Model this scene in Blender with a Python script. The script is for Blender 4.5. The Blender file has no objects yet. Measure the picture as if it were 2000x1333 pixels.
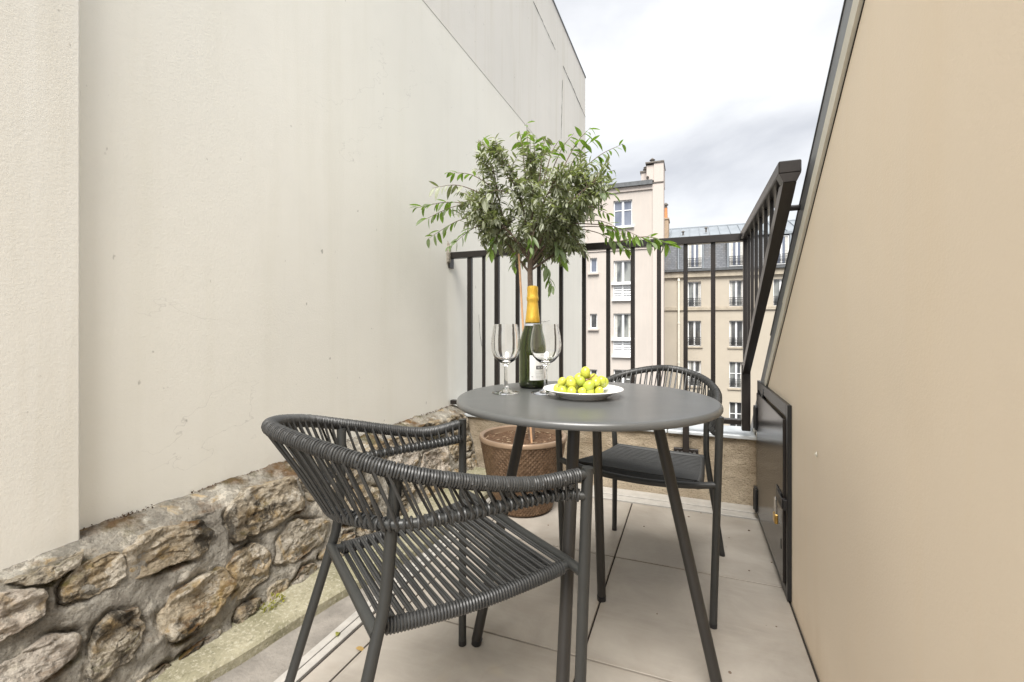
import bpy, bmesh, math, random
from mathutils import Vector, Matrix, noise

random.seed(7)
R = math.radians
scene = bpy.context.scene
COL = scene.collection

# ------------------------------------------------------------------ camera
cam_data = bpy.data.cameras.new('camera')
cam = bpy.data.objects.new('camera', cam_data)
COL.objects.link(cam)
cam.location = (0, 0, 0.94)
cam.rotation_euler = (R(90), 0, math.atan(348 / 889))
cam_data.sensor_width = 36
cam_data.lens = 16.0
cam_data.shift_y = -0.01575
cam_data.clip_start = 0.02
cam_data.clip_end = 2000
scene.camera = cam

# ------------------------------------------------------------------ world, sun, exposure
SUN_EL, SUN_AZ = R(56), R(172)          # azimuth clockwise from +Y
world = bpy.data.worlds.new('World')
scene.world = world
world.use_nodes = True
wn, wl = world.node_tree.nodes, world.node_tree.links
wn.clear()
w_out = wn.new('ShaderNodeOutputWorld')
w_bg = wn.new('ShaderNodeBackground')
w_bg.inputs['Strength'].default_value = 0.05
sky = wn.new('ShaderNodeTexSky')
sky.sky_type = 'NISHITA'
sky.sun_disc = False
sky.sun_elevation = SUN_EL
sky.sun_rotation = SUN_AZ
w_tc = wn.new('ShaderNodeTexCoord')
w_map = wn.new('ShaderNodeMapping')
w_map.inputs['Scale'].default_value = (1, 1, 2.0)
w_map.inputs['Location'].default_value = (4.2, 0.7, -0.08)
wl.new(w_tc.outputs['Generated'], w_map.inputs['Vector'])
w_n = wn.new('ShaderNodeTexNoise')
w_n.inputs['Scale'].default_value = 2.1
w_n.inputs['Detail'].default_value = 7
w_n.inputs['Roughness'].default_value = 0.52
w_n.inputs['Distortion'].default_value = 0.25
wl.new(w_map.outputs['Vector'], w_n.inputs['Vector'])
w_cr = wn.new('ShaderNodeValToRGB')
w_cr.color_ramp.elements[0].position = 0.27
w_cr.color_ramp.elements[0].color = (2.55, 2.63, 2.83, 1)
w_cr.color_ramp.elements[1].position = 0.60
w_cr.color_ramp.elements[1].color = (4.6, 4.65, 4.7, 1)
wl.new(w_n.outputs['Fac'], w_cr.inputs['Fac'])
w_mix = wn.new('ShaderNodeMixRGB')
w_mix.inputs['Fac'].default_value = 0.95
wl.new(sky.outputs['Color'], w_mix.inputs['Color1'])
wl.new(w_cr.outputs['Color'], w_mix.inputs['Color2'])
wl.new(w_mix.outputs['Color'], w_bg.inputs['Color'])
wl.new(w_bg.outputs['Background'], w_out.inputs['Surface'])

sun_data = bpy.data.lights.new('sun', 'SUN')
sun_data.energy = 1.5
sun_data.angle = R(34)
sun_data.color = (1.0, 0.965, 0.91)
sun = bpy.data.objects.new('sun', sun_data)
COL.objects.link(sun)
sun_dir = Vector((math.sin(SUN_AZ) * math.cos(SUN_EL), math.cos(SUN_AZ) * math.cos(SUN_EL), math.sin(SUN_EL)))
sun.rotation_euler = (-sun_dir).to_track_quat('-Z', 'Y').to_euler()
sun.location = (3, -3, 8)

vs = scene.view_settings
vs.view_transform = 'Standard'
vs.look = 'None'
vs.gamma = 1
vs.exposure = 2.36
vs.use_curve_mapping = False
scene.render.engine = 'CYCLES'
scene.cycles.max_bounces = 14
scene.cycles.transparent_max_bounces = 12
scene.cycles.sample_clamp_indirect = 6


# ------------------------------------------------------------------ materials
class NT:
    """a small wrapper for building a material's node tree"""
    def __init__(self, name):
        self.m = bpy.data.materials.new(name)
        self.m.use_nodes = True
        self.n, self.l = self.m.node_tree.nodes, self.m.node_tree.links
        self.b = self.n['Principled BSDF']
        self.tc = self.n.new('ShaderNodeTexCoord')

    def co(self, scale=(1, 1, 1), loc=(0, 0, 0), src='Object'):
        mp = self.n.new('ShaderNodeMapping')
        mp.inputs['Scale'].default_value = scale
        mp.inputs['Location'].default_value = loc
        self.l.new(self.tc.outputs[src], mp.inputs['Vector'])
        return mp.outputs['Vector']

    def noise(self, vec, scale, detail=5, rough=0.55, dist=0.0):
        t = self.n.new('ShaderNodeTexNoise')
        t.inputs['Scale'].default_value = scale
        t.inputs['Detail'].default_value = detail
        t.inputs['Roughness'].default_value = rough
        t.inputs['Distortion'].default_value = dist
        self.l.new(vec, t.inputs['Vector'])
        return t.outputs['Fac']

    def ramp(self, fac, p0, p1, v0=0.0, v1=1.0):
        t = self.n.new('ShaderNodeMapRange')
        t.inputs['From Min'].default_value = p0
        t.inputs['From Max'].default_value = p1
        t.inputs['To Min'].default_value = v0
        t.inputs['To Max'].default_value = v1
        self.l.new(fac, t.inputs['Value'])
        return t.outputs['Result']

    def math(self, op, a, b=None):
        t = self.n.new('ShaderNodeMath')
        t.operation = op
        for i, v in enumerate((a, b)):
            if v is None:
                continue
            if isinstance(v, (int, float)):
                t.inputs[i].default_value = v
            else:
                self.l.new(v, t.inputs[i])
        return t.outputs[0]

    def mix(self, fac, a, b, mode='MIX'):
        t = self.n.new('ShaderNodeMixRGB')
        t.blend_type = mode
        for i, v in zip(('Fac', 'Color1', 'Color2'), (fac, a, b)):
            if isinstance(v, (int, float)):
                t.inputs[i].default_value = v
            elif isinstance(v, tuple):
                t.inputs[i].default_value = (*v, 1)
            else:
                self.l.new(v, t.inputs[i])
        return t.outputs['Color']

    def sep(self, vec):
        t = self.n.new('ShaderNodeSeparateXYZ')
        self.l.new(vec, t.inputs[0])
        return t.outputs

    def normal_z(self):
        g = self.n.new('ShaderNodeNewGeometry')
        return self.sep(g.outputs['Normal'])[2]

    def rand(self):
        return self.n.new('ShaderNodeObjectInfo').outputs['Random']

    def color(self, c):
        if isinstance(c, tuple):
            self.b.inputs['Base Color'].default_value = (*c, 1)
        else:
            self.l.new(c, self.b.inputs['Base Color'])
        return self

    def set(self, rough=None, metal=None, spec=None, trans=None, ior=None, coat=None, sss=None):
        for k, v in (('Roughness', rough), ('Metallic', metal), ('Specular IOR Level', spec), ('Transmission Weight', trans), ('IOR', ior), ('Coat Weight', coat), ('Subsurface Weight', sss)):
            if v is None:
                continue
            if isinstance(v, (int, float)):
                self.b.inputs[k].default_value = v
            else:
                self.l.new(v, self.b.inputs[k])
        return self

    def bump(self, height, strength=0.3, dist=0.01):
        t = self.n.new('ShaderNodeBump')
        t.inputs['Strength'].default_value = strength
        t.inputs['Distance'].default_value = dist
        self.l.new(height, t.inputs['Height'])
        self.l.new(t.outputs['Normal'], self.b.inputs['Normal'])
        return self


def simple(name, col, rough=0.5, metal=0.0, spec=0.5, var=0.12, vscale=18, bump=0.0, bscale=200, bdist=0.002):
    t = NT(name)
    v = t.co()
    f = t.noise(v, vscale, 6, 0.6)
    lo = tuple(c * (1 - var) for c in col)
    hi = tuple(min(1, c * (1 + var)) for c in col)
    t.color(t.mix(t.ramp(f, 0.3, 0.7), lo, hi)).set(rough=rough, metal=metal, spec=spec)
    if bump:
        t.bump(t.noise(v, bscale, 4, 0.6), bump, bdist)
    return t.m


M = {}


def plaster(name, col, stain, streak=0.5, grain=1.0, spots=True, low_dirt=None, dirt=(0.33, 0.31, 0.27), drips=0.22):
    t = NT(name)
    v = t.co()
    big = t.noise(v, 0.9, 4, 0.5)
    c = t.mix(t.ramp(big, 0.35, 0.7), tuple(x * 0.93 for x in col), col)
    st = t.noise(t.co((6, 6, 0.35)), 1.6, 5, 0.6)
    c = t.mix(t.ramp(st, 0.5, 0.8, 0, streak), c, stain)
    blotch = t.noise(t.co(loc=(3, 1, 2)), 3.2, 6, 0.62)
    c = t.mix(t.ramp(blotch, 0.55, 0.8, 0, 0.35), c, tuple(x * 0.86 for x in col))
    if spots:
        sp = t.noise(t.co((1, 1, 0.6), (5, 2, 9)), 38, 2, 0.5)
        c = t.mix(t.ramp(sp, 0.755, 0.80, 0, 0.55), c, (0.22, 0.2, 0.17))
        # hairline cracks: thin iso-lines of a warped noise, only here and there
        ck = t.noise(t.co((1, 0.55, 1.3), (8, 4, 1)), 1.5, 6, 0.55, 0.4)
        line = t.ramp(t.math('ABSOLUTE', t.math('SUBTRACT', ck, 0.5)), 0.0, 0.0016, 1, 0)
        gate = t.ramp(t.noise(t.co(loc=(1, 7, 3)), 1.1, 2), 0.56, 0.66, 0, 0.28)
        c = t.mix(t.math('MULTIPLY', line, gate), c, (0.3, 0.28, 0.25))
    if low_dirt:
        z = t.sep(t.co())[2]
        edge = t.math('ADD', z, t.math('MULTIPLY', t.noise(t.co((4, 4, 1)), 2.0, 5), 0.28))
        edge = t.math('SUBTRACT', edge, t.math('MULTIPLY', t.ramp(t.noise(t.co((9, 9, 0.4), (2, 7, 0)), 2.2, 4), 0.5, 0.75), drips))
        c = t.mix(t.ramp(edge, low_dirt[0], low_dirt[1], 0.8, 0), c, dirt)
    t.color(c).set(rough=0.92, spec=0.25)
    h = t.math('ADD', t.math('MULTIPLY', t.noise(t.co((1, 1, 1.15)), 150, 5, 0.7), 1.0), t.math('MULTIPLY', t.noise(v, 13, 3), 0.7))
    t.bump(h, 0.42 * grain, 0.006)
    return t.m


M['white_plaster'] = plaster('white_plaster', (0.87, 0.845, 0.765), (0.70, 0.67, 0.56), 0.3, 0.5, low_dirt=(0.51, 0.70))
M['upper_plaster'] = plaster('upper_plaster', (0.80, 0.77, 0.71), (0.62, 0.58, 0.48), 0.5)
M['pier_plaster'] = plaster('pier_plaster', (0.84, 0.815, 0.745), (0.62, 0.57, 0.46), 0.45, 0.45, low_dirt=(0.42, 0.62))
M['cream_plaster'] = plaster('cream_plaster', (0.95, 0.825, 0.67), (0.90, 0.74, 0.54), 0.3, 0.32, spots=False, low_dirt=(0.06, 0.24), dirt=(0.80, 0.66, 0.50), drips=0.0)
M['pink_plaster'] = plaster('pink_plaster', (0.50, 0.455, 0.415), (0.64, 0.53, 0.46), 0.35, 0.1, spots=False)
M['pink_trim'] = simple('pink_trim', (0.53, 0.47, 0.43), 0.9, spec=0.2, var=0.05)
M['beige_plaster'] = plaster('beige_plaster', (0.45, 0.405, 0.335), (0.46, 0.40, 0.31), 0.4, 0.1, spots=False)
M['beige_trim'] = simple('beige_trim', (0.40, 0.355, 0.285), 0.9, spec=0.2, var=0.2, vscale=2.5)


def roughcast():
    t = NT('roughcast')
    v = t.co()
    g = t.noise(t.co((1, 1, 1.6)), 120, 6, 0.72)
    b = t.noise(v, 4.5, 6, 0.65)
    c = t.mix(t.ramp(b, 0.3, 0.7), (0.46, 0.37, 0.265), (0.66, 0.56, 0.425))
    c = t.mix(t.ramp(g, 0.34, 0.48, 0.7, 0), c, (0.17, 0.125, 0.08))
    lo = t.noise(t.co((1, 1, 2), (4, 4, 4)), 3, 5, 0.6)
    c = t.mix(t.ramp(lo, 0.58, 0.75, 0, 0.6), c, (0.2, 0.15, 0.09))
    t.color(c).set(rough=0.95, spec=0.15)
    t.bump(t.math('ADD', g, t.math('MULTIPLY', t.noise(v, 25, 4), 0.7)), 1.0, 0.022)
    return t.m


M['roughcast'] = roughcast()


def stone_mat(name, a, b, dark, moss=0.8, dark_amt=0.9, bump=0.9, ochre=0.65):
    t = NT(name)
    v = t.co()
    f1 = t.noise(v, 9, 8, 0.65, 0.4)
    c = t.mix(t.ramp(f1, 0.32, 0.68), a, b)
    rn = t.rand()
    c = t.mix(t.ramp(rn, 0.3, 1, 0.0, 0.5), c, (0.34, 0.325, 0.295))
    och = t.noise(t.co(loc=(2, 5, 1)), 13, 5, 0.6, 0.6)
    c = t.mix(t.ramp(och, 0.53, 0.64, 0, ochre), c, (0.46, 0.31, 0.13))
    pale = t.noise(t.co(loc=(7, 1, 3)), 17, 7, 0.7)
    c = t.mix(t.ramp(pale, 0.53, 0.60, 0, 0.8), c, (0.68, 0.62, 0.52))
    dk = t.noise(t.co(loc=(1, 2, 6)), 5.5, 9, 0.72, 0.3)
    c = t.mix(t.ramp(dk, 0.50, 0.575, 0, dark_amt), c, dark)
    gr = t.noise(t.co(loc=(3, 3, 3)), 120, 4, 0.7)
    c = t.mix(t.ramp(gr, 0.3, 0.5, 0.6, 0), c, tuple(x * 0.35 for x in a))
    nz = t.normal_z()
    ms = t.noise(t.co(loc=(9, 9, 1)), 6.5, 6, 0.65)
    mfac = t.math('MULTIPLY', t.ramp(nz, 0.42, 0.8), t.ramp(ms, 0.47, 0.60))
    mcol = t.mix(t.ramp(t.noise(t.co(loc=(4, 0, 4)), 10, 4), 0.42, 0.62), (0.15, 0.075, 0.022), (0.085, 0.075, 0.016))
    c = t.mix(t.math('MULTIPLY', mfac, moss), c, mcol)
    t.color(c).set(rough=0.95, spec=0.15)
    h = t.math('ADD', t.noise(v, 34, 10, 0.72), t.math('MULTIPLY', gr, 0.35))
    t.bump(h, bump, 0.03)
    return t.m


M['stone'] = stone_mat('stone', (0.33, 0.25, 0.155), (0.60, 0.52, 0.395), (0.035, 0.031, 0.026))
M['pale_stone'] = stone_mat('pale_stone', (0.52, 0.44, 0.36), (0.72, 0.65, 0.56), (0.16, 0.13, 0.10), 0.5, 0.6)
M['mortar'] = stone_mat('mortar', (0.35, 0.315, 0.26), (0.53, 0.485, 0.41), (0.16, 0.14, 0.115), 0.85, 0.4, 1.0, 0.12)
M['ledge'] = stone_mat('ledge', (0.33, 0.305, 0.255), (0.47, 0.44, 0.38), (0.13, 0.12, 0.10), 0.95, 0.7, 0.6)


def kerb_mat():
    t = NT('kerb_concrete')
    v = t.co()
    c = t.mix(t.ramp(t.noise(v, 7, 7, 0.6), 0.3, 0.7), (0.19, 0.175, 0.11), (0.37, 0.34, 0.245))
    c = t.mix(t.ramp(t.noise(t.co(loc=(3, 0, 0)), 3.2, 6, 0.65), 0.45, 0.7, 0, 0.6), c, (0.15, 0.15, 0.075))
    c = t.mix(t.ramp(t.noise(v, 110, 4, 0.7), 0.52, 0.64, 0, 0.6), c, (0.48, 0.45, 0.36))
    c = t.mix(t.ramp(t.noise(t.co(loc=(6, 2, 0)), 70, 5, 0.7), 0.30, 0.44, 0.6, 0), c, (0.08, 0.075, 0.04))
    t.color(c).set(rough=0.9, spec=0.25)
    t.bump(t.noise(v, 60, 6, 0.7), 0.6, 0.01)
    return t.m


M['kerb'] = kerb_mat()
M['gutter_concrete'] = simple('gutter_concrete', (0.235, 0.215, 0.19), 0.9, spec=0.2, var=0.3, vscale=9, bump=0.5, bscale=90, bdist=0.008)


def tile_mat():
    t = NT('floor_tile')
    v = t.co()
    rn = t.rand()
    off = t.n.new('ShaderNodeVectorMath')
    off.operation = 'MULTIPLY_ADD'
    cmb = t.n.new('ShaderNodeCombineXYZ')
    t.l.new(rn, cmb.inputs[0]); t.l.new(rn, cmb.inputs[1])
    t.l.new(cmb.outputs[0], off.inputs[0]); off.inputs[1].default_value = (31, 17, 5); t.l.new(v, off.inputs[2])
    u = off.outputs[0]
    f = t.noise(u, 4.2, 8, 0.62, 0.5)
    c = t.mix(t.ramp(f, 0.28, 0.72), (0.26, 0.232, 0.198), (0.41, 0.375, 0.33))
    g = t.n.new('ShaderNodeMapping'); g.inputs['Scale'].default_value = (3, 28, 1); t.l.new(u, g.inputs['Vector'])
    c = t.mix(t.ramp(t.noise(g.outputs[0], 2.2, 6, 0.6), 0.5, 0.75, 0, 0.35), c, (0.40, 0.36, 0.31))
    c = t.mix(t.ramp(t.noise(u, 26, 6, 0.7), 0.58, 0.72, 0, 0.35), c, (0.34, 0.30, 0.26))
    c = t.mix(t.ramp(t.noise(u, 2.4, 3, 0.5), 0.66, 0.74, 0, 0.4), c, (0.55, 0.42, 0.24))
    sp = t.noise(u, 44, 1)
    c = t.mix(t.ramp(sp, 0.80, 0.83, 0, 0.7), c, (0.08, 0.06, 0.05))
    xyz = t.sep(v)
    e = t.math('MAXIMUM', t.math('ABSOLUTE', xyz[0]), t.math('ABSOLUTE', xyz[1]))
    e = t.math('ADD', e, t.math('MULTIPLY', t.noise(u, 14, 5, 0.65), 0.05))
    c = t.mix(t.ramp(e, 0.305, 0.335, 0, 0.5), c, (0.27, 0.23, 0.185))
    wm = t.noise(u, 3.1, 4, 0.5, 0.8)
    c = t.mix(t.ramp(t.math('ABSOLUTE', t.math('SUBTRACT', wm, 0.52)), 0.0, 0.035, 0.28, 0), c, (0.33, 0.29, 0.245))
    t.color(c).set(rough=t.ramp(f, 0.3, 0.7, 0.42, 0.6), spec=0.4)
    t.bump(t.noise(u, 85, 4), 0.12, 0.003)
    return t.m


M['tile'] = tile_mat()
M['grout'] = simple('grout', (0.045, 0.038, 0.033), 0.95, spec=0.1)
M['edge_trim'] = simple('edge_trim', (0.40, 0.38, 0.35), 0.5, spec=0.4, var=0.12, vscale=25)
M['powder_coat'] = simple('powder_coat', (0.030, 0.031, 0.030), 0.42, spec=0.5, var=0.08, bump=0.08, bscale=500, bdist=0.001)


def tabletop_mat():
    t = NT('table_coat')
    v = t.co()
    f = t.noise(v, 5, 5, 0.6)
    t.color(t.mix(t.ramp(f, 0.3, 0.7), (0.074, 0.076, 0.075), (0.094, 0.096, 0.095)))
    t.set(rough=t.ramp(t.noise(v, 3, 4), 0.3, 0.7, 0.27, 0.36), spec=0.6)
    t.bump(t.noise(v, 420, 3), 0.08, 0.001)
    return t.m


M['table_coat'] = tabletop_mat()
M['dark_coat'] = simple('dark_coat', (0.026, 0.024, 0.022), 0.4, spec=0.5, var=0.1)
M['cord'] = simple('cord', (0.033, 0.0335, 0.0335), 0.45, spec=0.6, var=0.18, vscale=30)
M['rail_paint'] = simple('rail_paint', (0.017, 0.0135, 0.012), 0.34, spec=0.5, var=0.2, vscale=12, bump=0.1, bscale=90, bdist=0.002)
M['hatch_paint'] = simple('hatch_paint', (0.022, 0.018, 0.016), 0.24, spec=0.6, var=0.3, vscale=7, bump=0.12, bscale=60, bdist=0.002)
M['black_steel'] = simple('black_steel', (0.014, 0.014, 0.015), 0.35, spec=0.5)
M['brass'] = simple('brass', (0.55, 0.36, 0.12), 0.35, 1.0, var=0.2, vscale=60)
M['chrome'] = simple('chrome', (0.75, 0.73, 0.70), 0.2, 1.0)
M['bolt_steel'] = simple('bolt_steel', (0.4, 0.4, 0.4), 0.35, 1.0)
M['zinc'] = simple('zinc', (0.23, 0.24, 0.25), 0.45, 0.55, var=0.18, vscale=5)
M['zinc_roof'] = simple('zinc_roof', (0.24, 0.265, 0.29), 0.5, 0.25, var=0.14, vscale=1.2)
M['dark_zinc'] = simple('dark_zinc', (0.105, 0.11, 0.115), 0.5, 0.3, var=0.25, vscale=6)
M['coping'] = simple('coping', (0.53, 0.56, 0.58), 0.42, 0.15, var=0.1, vscale=9)
M['cream_trim'] = simple('cream_trim', (0.70, 0.67, 0.58), 0.6, spec=0.4, var=0.1, vscale=7)
M['grey_render'] = simple('grey_render', (0.50, 0.48, 0.44), 0.9, var=0.15, vscale=6, bump=0.2, bscale=80)


def slate():
    t = NT('slate')
    b = t.n.new('ShaderNodeTexBrick')
    b.inputs['Scale'].default_value = 1.0
    b.inputs['Mortar Size'].default_value = 0.008
    b.inputs['Brick Width'].default_value = 0.22
    b.inputs['Row Height'].default_value = 0.12
    b.inputs['Color1'].default_value = (0.085, 0.093, 0.108, 1)
    b.inputs['Color2'].default_value = (0.125, 0.133, 0.15, 1)
    b.inputs['Mortar'].default_value = (0.04, 0.042, 0.046, 1)
    mp = t.n.new('ShaderNodeMapping'); mp.inputs['Rotation'].default_value = (R(90), 0, 0)
    t.l.new(t.tc.outputs['Object'], mp.inputs['Vector']); t.l.new(mp.outputs[0], b.inputs['Vector'])
    c = t.mix(t.ramp(t.noise(t.co((3, 1, 0.5)), 1.3, 5), 0.5, 0.75, 0, 0.6), b.outputs['Color'], (0.12, 0.10, 0.075))
    t.color(c).set(rough=0.6)
    t.bump(b.outputs['Fac'], 0.4, -0.01)
    return t.m


M['slate'] = slate()
M['white_frame'] = simple('white_frame', (0.78, 0.79, 0.80), 0.4, var=0.03)


def pane_mat(name, a, b, scale):
    t = NT(name)
    f = t.noise(t.co((1, 1, 0.4), src='Object'), scale, 3, 0.5)
    t.color(t.mix(t.ramp(f, 0.4, 0.6), a, b)).set(rough=0.06, spec=0.9)
    return t.m


M['pane_blue'] = pane_mat('pane_blue', (0.12, 0.14, 0.19), (0.17, 0.19, 0.24), 2)
M['pane_dark'] = pane_mat('pane_dark', (0.03, 0.032, 0.034), (0.10, 0.10, 0.095), 2.5)
M['pane_mixed'] = pane_mat('pane_mixed', (0.06, 0.065, 0.07), (0.24, 0.25, 0.24), 2.2)
M['curtain'] = simple('curtain', (0.5, 0.49, 0.46), 0.9, var=0.2, vscale=9)
M['grille'] = simple('grille', (0.025, 0.025, 0.027), 0.5)
M['terracotta'] = simple('terracotta', (0.52, 0.22, 0.09), 0.8, var=0.2, vscale=6)
M['chimney_metal'] = simple('chimney_metal', (0.13, 0.115, 0.10), 0.6, 0.3, var=0.25, vscale=8)
M['brick_brown'] = simple('brick_brown', (0.36, 0.27, 0.19), 0.9, var=0.2, vscale=5)
M['asphalt'] = simple('asphalt', (0.055, 0.055, 0.056), 0.9, var=0.2, vscale=0.3)


def pot_mat():
    t = NT('bronze_glaze')
    v = t.co()
    f = t.noise(v, 40, 5, 0.6)
    c = t.mix(t.ramp(f, 0.35, 0.7), (0.135, 0.086, 0.054), (0.25, 0.168, 0.11))
    t.color(c).set(rough=0.36, metal=0.7, spec=0.5)
    return t.m


M['bronze'] = pot_mat()
M['rim_glaze'] = simple('rim_glaze', (0.29, 0.205, 0.14), 0.38, 0.4, var=0.1, vscale=30)


def soil_mat():
    t = NT('soil')
    v = t.co()
    c = t.mix(t.ramp(t.noise(v, 60, 8, 0.7), 0.3, 0.7), (0.065, 0.037, 0.022), (0.20, 0.125, 0.08))
    t.color(c).set(rough=1.0, spec=0.1)
    t.bump(t.noise(v, 75, 6, 0.7), 1.0, 0.02)
    return t.m


M['soil'] = soil_mat()
M['straw'] = simple('straw', (0.48, 0.38, 0.25), 0.8, var=0.3, vscale=40)
M['bark'] = simple('bark', (0.165, 0.125, 0.098), 0.9, spec=0.2, var=0.35, vscale=60, bump=0.7, bscale=120, bdist=0.004)
M['bamboo'] = simple('bamboo', (0.50, 0.30, 0.17), 0.55, var=0.18, vscale=30)


def leaf_mat(name, a, b, back):
    t = NT(name)
    v = t.co()
    f = t.noise(v, 23, 3, 0.6)
    rn = t.rand()
    c = t.mix(t.ramp(f, 0.35, 0.65), a, b)
    c = t.mix(t.ramp(rn, 0, 1, 0, 0.4), c, tuple(x * 0.6 for x in a))
    g = t.n.new('ShaderNodeNewGeometry')
    c = t.mix(g.outputs['Backfacing'], c, back)
    t.color(c).set(rough=0.42, spec=0.5)
    tr = t.n.new('ShaderNodeBsdfTranslucent')
    t.l.new(t.mix(1.0, c, (0.9, 1.0, 0.4), 'MULTIPLY'), tr.inputs['Color'])
    mx = t.n.new('ShaderNodeMixShader')
    mx.inputs[0].default_value = 0.45
    out = t.n['Material Output']
    t.l.new(t.b.outputs[0], mx.inputs[1]); t.l.new(tr.outputs[0], mx.inputs[2]); t.l.new(mx.outputs[0], out.inputs['Surface'])
    return t.m


M['leaf_green'] = leaf_mat('leaf_green', (0.14, 0.25, 0.04), (0.29, 0.42, 0.09), (0.21, 0.27, 0.14))
M['leaf_grey'] = leaf_mat('leaf_grey', (0.15, 0.175, 0.09), (0.36, 0.385, 0.27), (0.45, 0.47, 0.37))
M['moss_leaf'] = leaf_mat('moss_leaf', (0.28, 0.29, 0.04), (0.42, 0.40, 0.07), (0.35, 0.35, 0.1))
M['dry_leaf'] = simple('dry_leaf', (0.36, 0.24, 0.08), 0.7, var=0.3, vscale=70)
M['glass'] = NT('clear_glass').color((1, 1, 1)).set(rough=0.0, trans=1.0, ior=1.48).m
M['green_glass'] = NT('green_glass').color((0.24, 0.29, 0.13)).set(rough=0.0, trans=1.0, ior=1.5).m
M['gold_foil'] = (lambda t: t.color(t.mix(t.ramp(t.noise(t.co((1, 1, 0.3)), 90, 4), 0.3, 0.7), (0.66, 0.40, 0.05), (0.90, 0.60, 0.11))).set(rough=0.33, metal=0.75).bump(t.noise(t.co((1, 1, 0.25)), 110, 4), 0.5, 0.004).m)(NT('gold_foil'))
M['paper'] = simple('paper', (0.78, 0.78, 0.78), 0.6, var=0.03)
M['ink'] = simple('ink', (0.02, 0.02, 0.02), 0.6)
M['grey_ink'] = simple('grey_ink', (0.28, 0.29, 0.31), 0.6)
M['porcelain'] = NT('porcelain').color((0.80, 0.80, 0.79)).set(rough=0.14, spec=0.5, coat=0.3).m


def grape_mat():
    t = NT('grape_skin')
    v = t.co()
    rn = t.rand()
    c = t.mix(rn, (0.32, 0.39, 0.04), (0.50, 0.49, 0.06))
    c = t.mix(t.ramp(t.noise(v, 60, 3), 0.45, 0.7, 0, 0.35), c, (0.56, 0.56, 0.18))
    t.color(c).set(rough=0.3, spec=0.5, sss=0.35)
    t.b.inputs['Subsurface Radius'].default_value = (0.012, 0.010, 0.003)
    t.b.inputs['Subsurface Scale'].default_value = 0.6
    return t.m


M['grape'] = grape_mat()
M['grape_stem'] = simple('grape_stem', (0.20, 0.10, 0.035), 0.7)


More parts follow.
